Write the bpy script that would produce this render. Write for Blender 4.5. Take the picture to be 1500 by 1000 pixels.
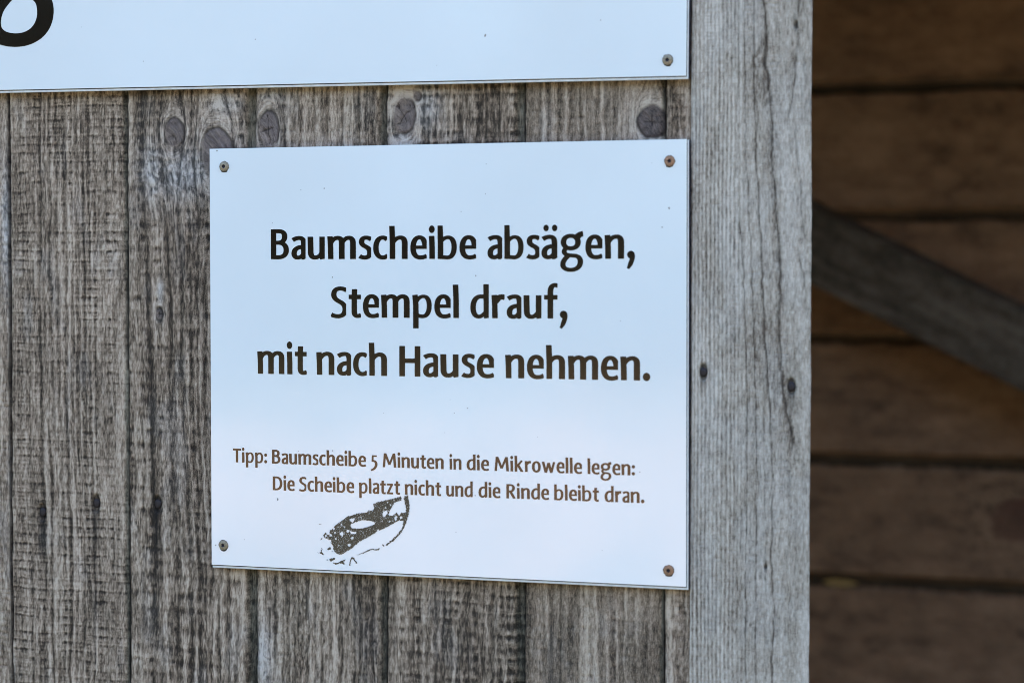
import bpy, math, json
import numpy as np
from mathutils import Matrix, Vector
from mathutils.geometry import tessellate_polygon

for o in list(bpy.data.objects):
    bpy.data.objects.remove(o, do_unlink=True)
scene = bpy.context.scene
COL = scene.collection
R = math.radians
Z0 = 1.60                    # height of the small sign's top edge above the ground

# ---------------------------------------------------------------- camera
YAW, PITCH, ROLL = R(19.824), R(-1.838), R(0.035)
CAM = np.array([0.76029, -1.47705, Z0 - 0.0833])
fwd = np.array([-math.sin(YAW)*math.cos(PITCH), math.cos(YAW)*math.cos(PITCH), math.sin(PITCH)])
rgt = np.array([math.cos(YAW), math.sin(YAW), 0.0])
upv = np.cross(rgt, fwd)
rgt, upv = rgt*math.cos(ROLL)+upv*math.sin(ROLL), -rgt*math.sin(ROLL)+upv*math.cos(ROLL)
FPX = 3400.0
cam = bpy.data.cameras.new("camera")
cam.sensor_fit = 'HORIZONTAL'; cam.sensor_width = 36.0
cam.lens = 36.0*FPX/1500.0
cam.clip_start = 0.05; cam.clip_end = 2000
cam.dof.use_dof = True
cam.dof.focus_distance = 1.655
cam.dof.aperture_fstop = 6.3
camo = bpy.data.objects.new("camera", cam); COL.objects.link(camo)
camo.matrix_world = Matrix(((rgt[0], upv[0], -fwd[0], CAM[0]), (rgt[1], upv[1], -fwd[1], CAM[1]),
                            (rgt[2], upv[2], -fwd[2], CAM[2]), (0, 0, 0, 1)))
scene.camera = camo

# ---------------------------------------------------------------- light
SUN_EL, SUN_AZ = R(48), R(12)          # sun stands behind the shed, so the signs are in open shade
world = bpy.data.worlds.new("World"); scene.world = world; world.use_nodes = True
wn = world.node_tree.nodes; wl = world.node_tree.links
bg = wn["Background"]; bg.inputs["Strength"].default_value = 0.15
sky = wn.new("ShaderNodeTexSky"); sky.sky_type = 'NISHITA'; sky.sun_disc = False
sky.sun_elevation = SUN_EL; sky.sun_rotation = SUN_AZ
sky.air_density = 1.0; sky.dust_density = 0.45; sky.ozone_density = 1.0
wl.new(sky.outputs[0], bg.inputs["Color"])
sd = bpy.data.lights.new("sun", 'SUN'); sd.energy = 5.0; sd.angle = R(0.5); sd.color = (1.0, 0.95, 0.86)
so = bpy.data.objects.new("sun", sd); COL.objects.link(so)
sdir = Vector((math.sin(SUN_AZ)*math.cos(SUN_EL), math.cos(SUN_AZ)*math.cos(SUN_EL), math.sin(SUN_EL)))
so.rotation_euler = sdir.to_track_quat('Z', 'Y').to_euler(); so.location = (0, 6, 8)

vs = scene.view_settings
scene.display_settings.display_device = 'sRGB'
vs.view_transform = 'Standard'; vs.look = 'None'; vs.gamma = 1.0; vs.use_curve_mapping = False
vs.exposure = 2.35
scene.cycles.max_bounces = 8
scene.cycles.use_denoising = True
scene.cycles.denoising_prefilter = 'ACCURATE'
scene.cycles.filter_width = 0.9

# ---------------------------------------------------------------- helpers
def at(px, py, y=0.0):
    """point of the vertical plane Y = y that stands where the photograph shows pixel (px, py)"""
    d = fwd + (px-750)/FPX*rgt - (py-500)/FPX*upv
    return CAM + d*(y-CAM[1])/d[1]

def tag(o, label=None, cat=None, group=None, kind=None):
    if label: o["label"] = label
    if cat: o["category"] = cat
    if group: o["group"] = group
    if kind: o["kind"] = kind
    return o

def empty(name, loc, label, cat, group=None):
    o = bpy.data.objects.new(name, None); COL.objects.link(o); o.location = loc
    o.empty_display_size = 0.05
    return tag(o, label, cat, group)

def link_mesh(name, me, mat, parent=None):
    o = bpy.data.objects.new(name, me); COL.objects.link(o)
    me.materials.append(mat)
    if parent is not None:
        o.parent = parent
        o.matrix_parent_inverse = Matrix.Translation(-Vector(parent.location))
    return o

def mesh_from(name, co, faces, smooth=False):
    me = bpy.data.meshes.new(name)
    co = np.asarray(co, np.float32); faces = [list(f) for f in faces] if not isinstance(faces, np.ndarray) else faces
    me.vertices.add(len(co)); me.vertices.foreach_set("co", co.ravel())
    if isinstance(faces, np.ndarray):
        n, k = faces.shape; flat = faces.ravel(); starts = np.arange(n)*k; tot = np.full(n, k)
    else:
        flat = [i for f in faces for i in f]; tot = [len(f) for f in faces]
        starts = np.concatenate([[0], np.cumsum(tot)[:-1]]); n = len(faces)
    me.loops.add(len(flat)); me.loops.foreach_set("vertex_index", np.asarray(flat, np.int32))
    me.polygons.add(n); me.polygons.foreach_set("loop_start", np.asarray(starts, np.int32))
    me.polygons.foreach_set("loop_total", np.asarray(tot, np.int32))
    me.update(calc_edges=True); me.validate()
    me.polygons.foreach_set("use_smooth", np.full(len(me.polygons), smooth))
    return me

def box(x0, x1, y0, y1, z0, z1):
    v = [(x, y, z) for z in (z0, z1) for y in (y0, y1) for x in (x0, x1)]
    f = [(0, 2, 3, 1), (4, 5, 7, 6), (0, 1, 5, 4), (2, 6, 7, 3), (0, 4, 6, 2), (1, 3, 7, 5)]
    return v, f

# numpy value noise -------------------------------------------------
def _h(i, j, s):
    n = (i*374761393 + j*668265263 + s*974634533) & 0xffffffff
    n = ((n ^ (n >> 13))*1274126177) & 0xffffffff
    n = ((n ^ (n >> 15))*2246822519) & 0xffffffff
    return ((n ^ (n >> 16)) & 0xffffff)/float(0xffffff)
def noise(u, v, s=0):
    u, v = np.broadcast_arrays(np.asarray(u, float), np.asarray(v, float))
    iu = np.floor(u).astype(np.int64); iv = np.floor(v).astype(np.int64)
    fu = u-iu; fv = v-iv
    fu = fu*fu*fu*(fu*(fu*6-15)+10); fv = fv*fv*fv*(fv*(fv*6-15)+10)
    a = _h(iu, iv, s); b = _h(iu+1, iv, s); c = _h(iu, iv+1, s); d = _h(iu+1, iv+1, s)
    return (a*(1-fu)+b*fu)*(1-fv)+(c*(1-fu)+d*fu)*fv
def fbm(u, v, s=0, o=3):
    t = 0; a = 1.0; k = 0
    for i in range(o):
        t = t+a*noise(u*2**i, v*2**i, s+17*i); k += a; a *= .55
    return t/k
def sst(a, b, x):
    t = np.clip((x-a)/(b-a), 0, 1); return t*t*(3-2*t)
def gsn(x): return np.clip((x-.5)*1.7+.5, 0, 1)

# ---------------------------------------------------------------- materials
def new_mat(name):
    m = bpy.data.materials.new(name); m.use_nodes = True
    nt = m.node_tree; b = nt.nodes["Principled BSDF"]
    return m, nt.nodes, nt.links, b

def wood_material(name, ramp, silver, moss, knot, stain_shade, rough=0.85, micro=1.0, bump=0.25):
    m, N, L, B = new_mat(name)
    def attr(n):
        a = N.new("ShaderNodeAttribute"); a.attribute_name = n; return a
    stn = attr("stain_shade"); tone = attr("tone"); mk = attr("mask"); gv = attr("grain")
    sep = N.new("ShaderNodeSeparateColor"); L.new(mk.outputs["Color"], sep.inputs[0])
    # fine fibres that follow the grain
    def fib(sc, det):
        mp = N.new("ShaderNodeVectorMath"); mp.operation = 'MULTIPLY'; mp.inputs[1].default_value = sc
        L.new(gv.outputs["Vector"], mp.inputs[0])
        n = N.new("ShaderNodeTexNoise"); n.inputs["Scale"].default_value = 1.0; n.inputs["Detail"].default_value = det
        n.inputs["Roughness"].default_value = 0.6
        L.new(mp.outputs[0], n.inputs["Vector"]); return n
    f1 = fib((1.5, 1.0, 0.20), 4.0); f2 = fib((2.6, 1.0, 1.1), 3.0)
    mix = N.new("ShaderNodeMath"); mix.operation = 'ADD'; L.new(f1.outputs["Fac"], mix.inputs[0]); L.new(f2.outputs["Fac"], mix.inputs[1])
    sub = N.new("ShaderNodeMath"); sub.operation = 'MULTIPLY_ADD'; L.new(mix.outputs[0], sub.inputs[0])
    sub.inputs[1].default_value = micro; sub.inputs[2].default_value = -micro
    tt = N.new("ShaderNodeMath"); tt.operation = 'ADD'; tt.use_clamp = True
    L.new(tone.outputs["Fac"], tt.inputs[0]); L.new(sub.outputs[0], tt.inputs[1])
    cr = N.new("ShaderNodeValToRGB"); cr.color_ramp.interpolation = 'LINEAR'
    els = cr.color_ramp.elements
    while len(els) < len(ramp): els.new(0.5)
    for e, (p, c) in zip(els, ramp): e.position = p; e.color = (*c, 1)
    L.new(tt.outputs[0], cr.inputs[0])
    cur = cr.outputs["Color"]
    def blend(cur, fac, col, mode='MIX', amt=1.0):
        x = N.new("ShaderNodeMix"); x.data_type = 'RGBA'; x.blend_type = mode
        if amt != 1.0:
            k = N.new("ShaderNodeMath"); k.operation = 'MULTIPLY'; k.inputs[1].default_value = amt
            L.new(fac, k.inputs[0]); fac = k.outputs[0]
        L.new(fac, x.inputs[0]); L.new(cur, x.inputs[6])
        if isinstance(col, tuple): x.inputs[7].default_value = (*col, 1)
        else: L.new(col, x.inputs[7])
        return x.outputs[2]
    # silvered, mossy, knotty and stained wood keep the light and dark of the fibres
    def tinted(c):
        x = N.new("ShaderNodeMix"); x.data_type = 'RGBA'; x.blend_type = 'MULTIPLY'; x.inputs[0].default_value = 1
        g = N.new("ShaderNodeMapRange"); g.inputs[3].default_value = 0.25; g.inputs[4].default_value = 1.6
        L.new(tt.outputs[0], g.inputs[0])
        L.new(g.outputs[0], x.inputs[6]); x.inputs[7].default_value = (*c, 1); return x.outputs[2]
    cur = blend(cur, sep.outputs[0], tinted(silver), amt=0.85)
    cur = blend(cur, sep.outputs[1], tinted(moss), amt=0.8)
    cur = blend(cur, sep.outputs[2], tinted(knot), amt=0.9)
    cur = blend(cur, stn.outputs["Fac"], stain_shade, amt=0.9)
    L.new(cur, B.inputs["Base Color"])
    B.inputs["Roughness"].default_value = rough
    B.inputs["Specular IOR Level"].default_value = 0.14
    bp = N.new("ShaderNodeBump"); bp.inputs["Strength"].default_value = bump; bp.inputs["Distance"].default_value = 0.0006
    L.new(tt.outputs[0], bp.inputs["Height"]); L.new(bp.outputs[0], B.inputs["Normal"])
    return m

WOOD = wood_material("weathered_brown_wood",
    [(0.0, (.026, .019, .014)), (.25, (.092, .065, .045)), (.5, (.215, .156, .110)), (.75, (.37, .280, .205)), (1.0, (.54, .43, .33))],
    silver=(.36, .335, .315), moss=(.115, .115, .085), knot=(.145, .116, .106), stain_shade=(.012, .010, .009))
PALE = wood_material("silvered_grey_wood",
    [(0.0, (.045, .034, .027)), (.3, (.135, .104, .080)), (.55, (.315, .268, .215)), (.8, (.46, .40, .335)), (1.0, (.61, .545, .465))],
    silver=(.375, .34, .30), moss=(.20, .19, .13), knot=(.06, .05, .04), stain_shade=(.016, .013, .011), micro=0.6)
INNER = wood_material("brown_inner_wood",
    [(0.0, (.066, .042, .027)), (.3, (.18, .116, .076)), (.6, (.31, .188, .112)), (1.0, (.47, .30, .185))],
    silver=(.24, .170, .110), moss=(.08, .085, .05), knot=(.16, .085, .06), stain_shade=(.010, .008, .007))

BEAM = wood_material("grey_beam_wood",
    [(0.0, (.024, .019, .015)), (.3, (.072, .058, .045)), (.6, (.125, .102, .080)), (1.0, (.21, .175, .14))],
    silver=(.17, .150, .128), moss=(.10, .10, .07), knot=(.06, .045, .035), stain_shade=(.010, .008, .007))

# ---------------------------------------------------------------- boards
MM = 1000.0
def board(name, parent, mat, O, U, V, NRM, w, vs_, P, du=.0008):
    """one solid plank: O corner, U across, V along, NRM outwards; vs_ = stations along V (metres)"""
    s = P.get('seed', 1)
    nu = max(8, int(round(w/du)))
    u = np.linspace(0, w, nu+1); v = np.asarray(vs_)
    uu, vv = np.meshgrid(u, v)                         # rows along the plank
    X = uu*MM; Y = vv*MM                               # millimetres
    # --- grain lines, bent round every knot like water round a stone
    g = X + P.get('wander', 4)*(noise(Y/160, X/60, s)-.5)*2 + P.get('jit', .8)*(noise(Y/18, X/7, s+1)-.5)*2
    kn = np.zeros_like(X); crack = np.zeros_like(X); swirl = np.zeros_like(X); kr = np.zeros_like(X); kh = np.zeros_like(X); kd = np.zeros_like(X); kb = np.zeros_like(X)
    for (kx, kz, rx, rz, kind) in P.get('knots', ()):
        dx = X-kx; dz = Y-kz
        ang = np.arctan2(dz/rz, dx/rx)
        wob = 1+.07*(noise(ang*1.3+9, kx, s+3)-.5)*2+.03*(noise(ang*4+9, kx, s+64)-.5)*2
        r = np.sqrt((dx/rx)**2+(dz/rz)**2)/wob
        rs = np.sqrt((dx/rx)**2+(dz/(rz*1.7))**2)
        g = g-dx*np.clip(1/np.maximum(rs, 1)**1.4, 0, 1)*.92
        side = sst(-.5, .5, np.sin(ang+P.get('kturn', .6))+.5*(noise(ang*1.5+5, kz, s+65)-.5))
        if kind == 'dark': side = .6+.4*side
        soft = .05+.22*(1-side)
        inside = 1-sst(1-soft, 1+soft*.5, r)
        kn = np.maximum(kn, inside*(.75+.25*side))
        ring = np.exp(-((r-1.0)*rx/.85)**2)
        crack = np.maximum(crack, ring*(.2+.8*side)*(.8+.2*noise(ang*3+4, kx, s+66)))
        kd = np.maximum(kd, inside*(kind == 'dark'))
        # wood squeezed into rings round the knot
        rr_ = (np.sqrt((dx/rx)**2+(dz/(rz*1.15))**2)-1)*rx
        bands = np.cos(2*math.pi*(rr_/1.9+.6*noise(X/5, Y/6, s+67)))*np.exp(-np.maximum(rr_, 0)/(rx*.55))*(rr_ > 0)*(1-inside)
        kb = kb+bands*(.45+.75*noise(X/4, Y/6, s+68))
        # star shaped drying cracks inside the knot
        if kind != 'smooth':
            for q in range(4):
                a0 = q*1.55+s*.7+kx
                da = np.abs((ang-a0-.5*(noise(r*4, q+.5, s)-.5)+math.pi) % (2*math.pi)-math.pi)
                crack = np.maximum(crack, np.exp(-(da*r*rx/.32)**2)*(r < .96)*(r < .45+.5*_h(q, 3, s)))
        swirl = np.maximum(swirl, np.exp(-np.maximum(r-1, 0)*1.1)*(1-inside))
        kr = np.where(inside > .5, r*rx, kr)
        kh = kh+inside*.3-ring*side*.7+np.exp(-np.maximum(r-1, 0)*1.5)*(1-inside)*.5
    G = np.where(kn > .5, X*.8+Y*.55+kr*.25, g)
    # --- tone of the fibres
    T = P.get('base', .5)+P.get('lift', .07)+0*X
    T += 1.25*P.get('fine', .34)*((.6*gsn(noise(G/.85, Y/6, s+5))+.4*gsn(noise(G/1.2, Y/30, s+60)))-.5)
    T += .7*P.get('mid', .30)*((.5*gsn(noise(G/2.2, Y/16, s+6))+.5*gsn(noise(G/2.9, Y/80, s+61)))-.5)
    T += .6*P.get('broad', .22)*(gsn(noise(G/8.5, Y/140, s+7))-.5)
    T += .8*P.get('blot', .16)*(fbm(X/16, Y/30, s+8)-.5)*2
    T += 1.2*P.get('spk', .22)*(gsn(noise(X/.9, Y/2.6, s+9))-.5)
    H = .22*(gsn(noise(G/2.2, Y/16, s+6))-.5)+.18*(gsn(noise(G/1.0, Y/9, s+5))-.5)
    T += .20*(fbm(X/50, Y/130, s+69)-.5)*2-P.get('low_dark', 0)*(1-sst((Z0-.40)*MM, (Z0-.18)*MM, Y))  # slow tone drift; some planks darker towards the bottom
    T += .18*kb; H += .45*kb
    # dark late-wood lines
    if P.get('late'):
        per, amt, wd = P['late']
        lw = noise(G/per, Y/700, s+11)
        ln = np.exp(-((lw-.5)/wd)**2)*(0.35+.65*noise(G/6, Y/45, s+12))
        T -= amt*.6*ln; H -= .35*ln
    if P.get('stripes'):
        per, amt = P['stripes'];
        lw = sst(.62, .8, noise(G/per, Y/420, s+13))*(.5+.5*noise(G/4, Y/60, s+14))
        T += amt*lw; H += .18*lw
    for (x0, amt, wd) in P.get('dark_lines', ()):
        d = (G-x0)/wd
        ln = np.exp(-d*d)*(.35+.65*gsn(noise(Y/9, x0, s+15)))
        T -= amt*ln; H -= .5*ln
    for (x0, amt, wd) in P.get('pale_lines', ()):
        d = (G-x0-.6*(noise(Y/14, x0, s+16)-.5)*2)/(wd*(.6+.8*noise(Y/40, x0, s+18)))
        ln = np.exp(-d*d)*(.4+.6*gsn(noise(Y/26, x0, s+17)))
        T += amt*ln; H += .2*ln
    if P.get('comb'):                                   # fine even growth rings
        per, amt, xa, xb = P['comb']
        ph = G/per+.35*(noise(Y/60, G/9, s+19)-.5)
        cb = np.cos(2*math.pi*ph)*(1-sst(xa, xb, X))*(.45+.55*noise(G/7, Y/50, s+20))
        T += amt*cb; H += .12*cb
    colm = .5+0*X
    if P.get('cols'):                                   # columns of pale fibre between dark grain lines
        per, amt, xa, xb = P['cols']
        cc = .5+.5*np.cos(2*math.pi*(G/per+1.1*(noise(G/17, Y/260, s+70)-.5)+.25*(noise(G/3, Y/25, s+71)-.5)))
        colm = cc**.8; wx = sst(xa-6, xa+6, X)*(1-sst(xb-6, xb+6, X))
        cm = (colm-.5)*wx*(.45+.75*noise(G/per, Y/70, s+72))
        T += amt*cm; H += .55*cm
    # --- saw marks across the plank
    if P.get('saw'):
        per, amt, tilt = P['saw']
        sy = Y+tilt*X+.8*(noise(X/26, Y/40, s+21)-.5)*2+.4*(noise(X/1.6, Y/5, s+22)-.5)*2
        ph = sy/per+1.3*noise(0*Y, Y/(per*3.1), s+23)
        fr = ph-np.floor(ph); idn = np.floor(ph)
        sw = P.get('saww', .17)*(.6+.8*noise(X/9, idn*3.3, s+36))
        ln = np.exp(-((fr-.5)/sw)**2)*(.25+.75*gsn(noise(X/13+idn*7.7, idn*1.7, s+37)))
        ln = np.maximum(ln, .35*np.exp(-(((ph*2.3) % 1-.5)/.2)**2)*noise(X/8, ph, s+38))
        fib = gsn(noise(G/3.4, Y/240, s+24))
        area = sst(.22, .58, fbm(X/34, Y/60, s+25))*.6+.4
        sm = ln*area*(1.1-.95*fib)
        sm = sm*(1.25-.75*colm)*(.35+.85*sst(.3, .62, noise(G/1.15, Y/11, s+63)))
        T -= amt*sm; H -= .9*sm*P.get('sawh', 1.0)
        lip_ = np.roll(ln, 2, 0)
        T += .25*amt*np.clip(lip_-ln, 0, 1)*area
    if P.get('tick'):                                   # short cross checks in weathered wood
        tk = sst(.80, .93, noise(X/2.4, Y/.9, s+31))*sst(.4, .6, fbm(X/15, Y/22, s+32))
        T -= P['tick']*tk; H -= .15*tk
        tv = sst(.78, .92, noise(X/.8, Y/4.5, s+33))*sst(.35, .55, fbm(X/12, Y/25, s+34))
        T -= P['tick']*tv
    sil = sst(.56, .80, fbm(X/14, Y/38, s+26)+P.get('sil', 0)+.12*(noise(G/1.5, Y/20, s+39)-.5))*P.get('silk', .18)
    sil = np.maximum(sil, swirl*.3*P.get('swirl', 1))
    T += .30*swirl*(gsn(noise(G/.9, Y/14, s+27))-.4)*2
    for (cx, cz, rx, rz, amt) in P.get('silver_spots', ()):
        d = np.exp(-(((X-cx)/rx)**2+((Y-cz)/rz)**2)*(0.6+.9*fbm(X/5, Y/7, s+28)))
        sil = np.maximum(sil, np.clip(d*amt, 0, 1)); T += .5*np.clip(d*1.3, 0, 1)*amt*(gsn(noise((X+.5*Y)/1.5+2.5*noise(Y/5, X/6, s), (Y-.4*X)/3.4+2*noise(X/5, Y/6, s+2), s+29))-.48)
        H += 2.2*d*(fbm(X/5, Y/6, s+30)-.5)
    T = np.where(kn > .5, T*.32+.36-.22*kd+.03*(noise(kr/1.6, 0*kr, s+4)-.5)+.30*(fbm(X/4, Y/3, s+62)-.5), T)
    sil = sil*(1-kn*.7)
    moss = np.clip(P.get('moss', .12)*2*fbm(X/9, Y/60, s+35), 0, 1)*(1-kn)
    st = np.clip(crack*.95, 0, 1)
    H -= crack*1.2
    # --- long drying cracks (poly-lines: points, width, depth)
    for (pts, wd, amt, fuzz) in P.get('cracks', ()):
        pts = np.asarray(pts, float); o = pts[:, 1].argsort()
        cx = np.interp(Y[:, 0], pts[o, 1], pts[o, 0])[:, None]+.5*(noise(Y/6, 0*Y, s+41)-.5)*2
        inr = sst(pts[:, 1].min()-6, pts[:, 1].min()+6, Y)*(1-sst(pts[:, 1].max()-6, pts[:, 1].max()+6, Y))
        d = X-cx; wv = wd*(.45+1.1*noise(Y/7, 0*Y+wd, s+42))
        a = np.exp(-(d/wv)**2)
        if fuzz: a = np.maximum(a, .62*np.exp(-(np.where(d < 0, -d, d*2.5)/fuzz)**2)*(.4+.9*noise(X/1.1, Y/2.2, s+43)))
        a = a*inr*(.55+.45*gsn(noise(Y/5, 0*Y, s+44)))
        T -= amt*a; H -= .9*a*amt
        st = np.maximum(st, .85*amt*np.exp(-(d/(wv*.8))**2)*inr)
        sil = sil*(1-.6*a)
    # --- nail holes with the black weeping under them
    for (nx, nz, rr, tail) in P.get('nails', ()):
        d = np.sqrt(((X-nx)/rr)**2+((Y-nz)/(rr*1.9))**2)
        hole = 1-sst(.85, 1.15, d)
        H -= 2.6*hole; st = np.maximum(st, hole*.85)
        dz = nz-Y; wdt = rr*.85*(1+.25*(noise(Y/6, nx, s+45)-.5))
        tl = np.exp(-((X-nx-.0)/wdt)**2)*np.where(dz > 0, np.exp(-(np.maximum(dz, 0)/tail)**1.5), np.exp(-(dz/5.)**2))
        T -= .22*tl; st = np.maximum(st, 1.0*tl*(.65+.35*gsn(noise(X/1.2, Y/9, s+46))))
    # --- recessed lip where the next board laps
    lip = P.get('lip', 0); ld = P.get('lipd', 4.0)
    e = np.minimum(X, w*MM-lip-X)
    wobL = .5*(noise(Y/22, 0*Y, s+51)-.5)*2+.3*(noise(Y/4, 0*Y, s+52)-.5)*2
    rr = P.get('round', 1.4)
    H -= np.clip(1-(e+wobL)/rr, 0, 1)**2*1.3*(X < w*MM-lip)
    if lip:
        inl = sst(w*MM-lip-.5, w*MM-lip+.5, X+wobL)
        H = H-inl*ld
        st = np.maximum(st, inl*P.get('lip_shade', 0)); T = T-inl*.08; moss = np.maximum(moss, inl*.85); sil = sil*(1-inl)  # optional gap shadow painted into the lip, plus a mossy tint
    er = w*MM-X+wobL*.6; el_ = X+wobL*.6
    st = np.maximum(st, P.get('seam', .85)*np.clip(1.3-er/1.1, 0, 1)); st = np.maximum(st, P.get('seam', .85)*.6*np.clip(1-el_/.9, 0, 1))
    T = np.clip(P.get('con', 1.05)*(T-.5)+.5+P.get('off', 0), .02, .98)
    amp = P.get('amp', .75)/MM
    hh = H*amp if not lip else np.where(X > w*MM-lip, (H+ld)*amp-ld/MM, H*amp)
    edge = np.clip(1-np.minimum(X, w*MM-X)/3, 0, 1)
    lat = edge*(P.get('edgew', .45)*(noise(Y/30, X*0+s, s+53)-.5)*2+P.get('edgew', .45)*.4*(noise(Y/4.5, X*0+s, s+54)-.5)*2)/MM
    O = np.asarray(O, float); U = np.asarray(U, float); V = np.asarray(V, float); NRM = np.asarray(NRM, float)
    co = O+(uu+lat)[..., None]*U+vv[..., None]*V+hh[..., None]*NRM
    nr, nc = X.shape
    idx = np.arange(nr*nc).reshape(nr, nc)
    q = np.stack([idx[:-1, :-1], idx[:-1, 1:], idx[1:, 1:], idx[1:, :-1]], -1).reshape(-1, 4)
    loop = np.concatenate([idx[0, :], idx[1:, -1], idx[-1, -2::-1], idx[-2:0:-1, 0]])
    th = P.get('thick', .018); und = P.get('under', 0.0)
    cf = co.reshape(-1, 3); bk = cf[loop]-NRM*th
    if und:                                            # edge cut back under the face
        s_ = ((bk-O)@U); bk = bk-np.where(s_ > w*.5, und, 0)[:, None]*U
    nb = len(loop); bi = nr*nc+np.arange(nb)
    nxt = np.roll(np.arange(nb), -1)
    sk = np.stack([loop, bi, bi[nxt], loop[nxt]], -1)
    allco = np.concatenate([cf, bk]); faces = np.concatenate([q, sk]).astype(np.int32)
    if np.dot(np.cross(U, V), NRM) < 0: faces = faces[:, ::-1]
    me = mesh_from(name, allco, np.ascontiguousarray(faces), smooth=True)
    ext = lambda a: np.concatenate([a.ravel(), a.ravel()[loop]])
    at_ = me.attributes.new("tone", 'FLOAT', 'POINT'); at_.data.foreach_set("value", ext(T).astype(np.float32))
    a4 = me.attributes.new("stain_shade", 'FLOAT', 'POINT'); a4.data.foreach_set("value", ext(np.clip(st, 0, 1)).astype(np.float32))
    mk = np.stack([ext(np.clip(sil, 0, 1)), ext(np.clip(moss, 0, 1)), ext(np.clip(kn, 0, 1)), np.ones(nr*nc+len(loop))], -1)
    a2 = me.attributes.new("mask", 'FLOAT_COLOR', 'POINT'); a2.data.foreach_set("color", mk.astype(np.float32).ravel())
    gr = np.stack([ext(G), ext(0*X+s*3.7), ext(Y)], -1)
    a3 = me.attributes.new("grain", 'FLOAT_VECTOR', 'POINT'); a3.data.foreach_set("vector", gr.astype(np.float32).ravel())
    return link_mesh(name, me, mat, parent)

def stations(lo, hi, a, b, fine, coarse):
    """along-board stations: fine inside [a, b], coarse outside"""
    p = [np.arange(lo, a, coarse), np.arange(a, b, fine), np.arange(b, hi, coarse), [hi]]
    return np.unique(np.concatenate(p))

# ---------------------------------------------------------------- ground
def ground_material():
    m, N, L, B = new_mat("sandy_gravel")
    tc = N.new("ShaderNodeTexCoord")
    n1 = N.new("ShaderNodeTexNoise"); n1.inputs["Scale"].default_value = 1.0; n1.inputs["Detail"].default_value = 4
    n2 = N.new("ShaderNodeTexNoise"); n2.inputs["Scale"].default_value = 45; n2.inputs["Detail"].default_value = 5
    mpg = N.new("ShaderNodeVectorMath"); mpg.operation = 'MULTIPLY'; mpg.inputs[1].default_value = (2.4, .40, 1.0); L.new(tc.outputs["Object"], mpg.inputs[0]); L.new(mpg.outputs[0], n1.inputs["Vector"]); L.new(tc.outputs["Object"], n2.inputs["Vector"])
    r1 = N.new("ShaderNodeValToRGB"); L.new(n1.outputs["Fac"], r1.inputs[0])
    r1.color_ramp.elements[0].position = .46; r1.color_ramp.elements[0].color = (.09, .08, .05, 1)
    r1.color_ramp.elements[1].position = .55; r1.color_ramp.elements[1].color = (.70, .35, .16, 1)
    r2 = N.new("ShaderNodeValToRGB"); L.new(n2.outputs["Fac"], r2.inputs[0])
    r2.color_ramp.elements[0].position = .3; r2.color_ramp.elements[0].color = (.6, .6, .6, 1)
    r2.color_ramp.elements[1].position = .7; r2.color_ramp.elements[1].color = (1.1, 1.1, 1.1, 1)
    mx = N.new("ShaderNodeMix"); mx.data_type = 'RGBA'; mx.blend_type = 'MULTIPLY'; mx.inputs[0].default_value = 1
    L.new(r1.outputs[0], mx.inputs[6]); L.new(r2.outputs[0], mx.inputs[7]); L.new(mx.outputs[2], B.inputs["Base Color"])
    sx_ = N.new("ShaderNodeSeparateXYZ"); L.new(tc.outputs["Object"], sx_.inputs[0])
    ya = N.new("ShaderNodeMath"); ya.operation = 'MULTIPLY_ADD'; ya.inputs[1].default_value = 5.0; L.new(n1.outputs["Fac"], ya.inputs[0]); L.new(sx_.outputs[1], ya.inputs[2])
    mr = N.new("ShaderNodeMapRange"); mr.inputs[1].default_value = -6.5; mr.inputs[2].default_value = -4.5; L.new(ya.outputs[0], mr.inputs[0])
    mg = N.new("ShaderNodeMix"); mg.data_type = 'RGBA'; L.new(mr.outputs[0], mg.inputs[0]); L.new(mx.outputs[2], mg.inputs[6])
    mg.inputs[7].default_value = (.07, .075, .04, 1)
    # the sandy yard ends at a slanting grass edge before the wood
    m1 = N.new("ShaderNodeMath"); m1.operation = 'MULTIPLY_ADD'; m1.inputs[1].default_value = 2.0; L.new(sx_.outputs[0], m1.inputs[0]); L.new(sx_.outputs[1], m1.inputs[2])
    m2 = N.new("ShaderNodeMath"); m2.operation = 'MULTIPLY_ADD'; m2.inputs[1].default_value = 14.0; L.new(n1.outputs["Fac"], m2.inputs[0]); L.new(m1.outputs[0], m2.inputs[2])
    mf = N.new("ShaderNodeMapRange"); mf.inputs[1].default_value = -31.0; mf.inputs[2].default_value = -28.0; mf.inputs[3].default_value = 1; mf.inputs[4].default_value = 0; L.new(m2.outputs[0], mf.inputs[0])
    mh = N.new("ShaderNodeMix"); mh.data_type = 'RGBA'; L.new(mf.outputs[0], mh.inputs[0]); L.new(mg.outputs[2], mh.inputs[6]); mh.inputs[7].default_value = (.05, .075, .025, 1)
    mg = mh
    L.new(mg.outputs[2], B.inputs["Base Color"])
    B.inputs["Roughness"].default_value = .95
    return m
gn = 60
gx, gy = np.meshgrid(np.linspace(-1, 1, gn+1), np.linspace(-1, 1, gn+1))
gx = np.sign(gx)*np.abs(gx)**2.5*600; gy = np.sign(gy)*np.abs(gy)**2.5*600
gz = np.where(np.hypot(gx, gy) > 4, .25*(fbm(gx/9, gy/9, 5)-.5)*np.clip((np.hypot(gx, gy)-4)/10, 0, 1), 0)
gi = np.arange((gn+1)**2).reshape(gn+1, gn+1)
gq = np.stack([gi[:-1, :-1], gi[:-1, 1:], gi[1:, 1:], gi[1:, :-1]], -1).reshape(-1, 4).astype(np.int32)
tag(link_mesh("ground", mesh_from("ground", np.stack([gx, gy, gz], -1).reshape(-1, 3), gq, True), ground_material()), kind="structure")

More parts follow.
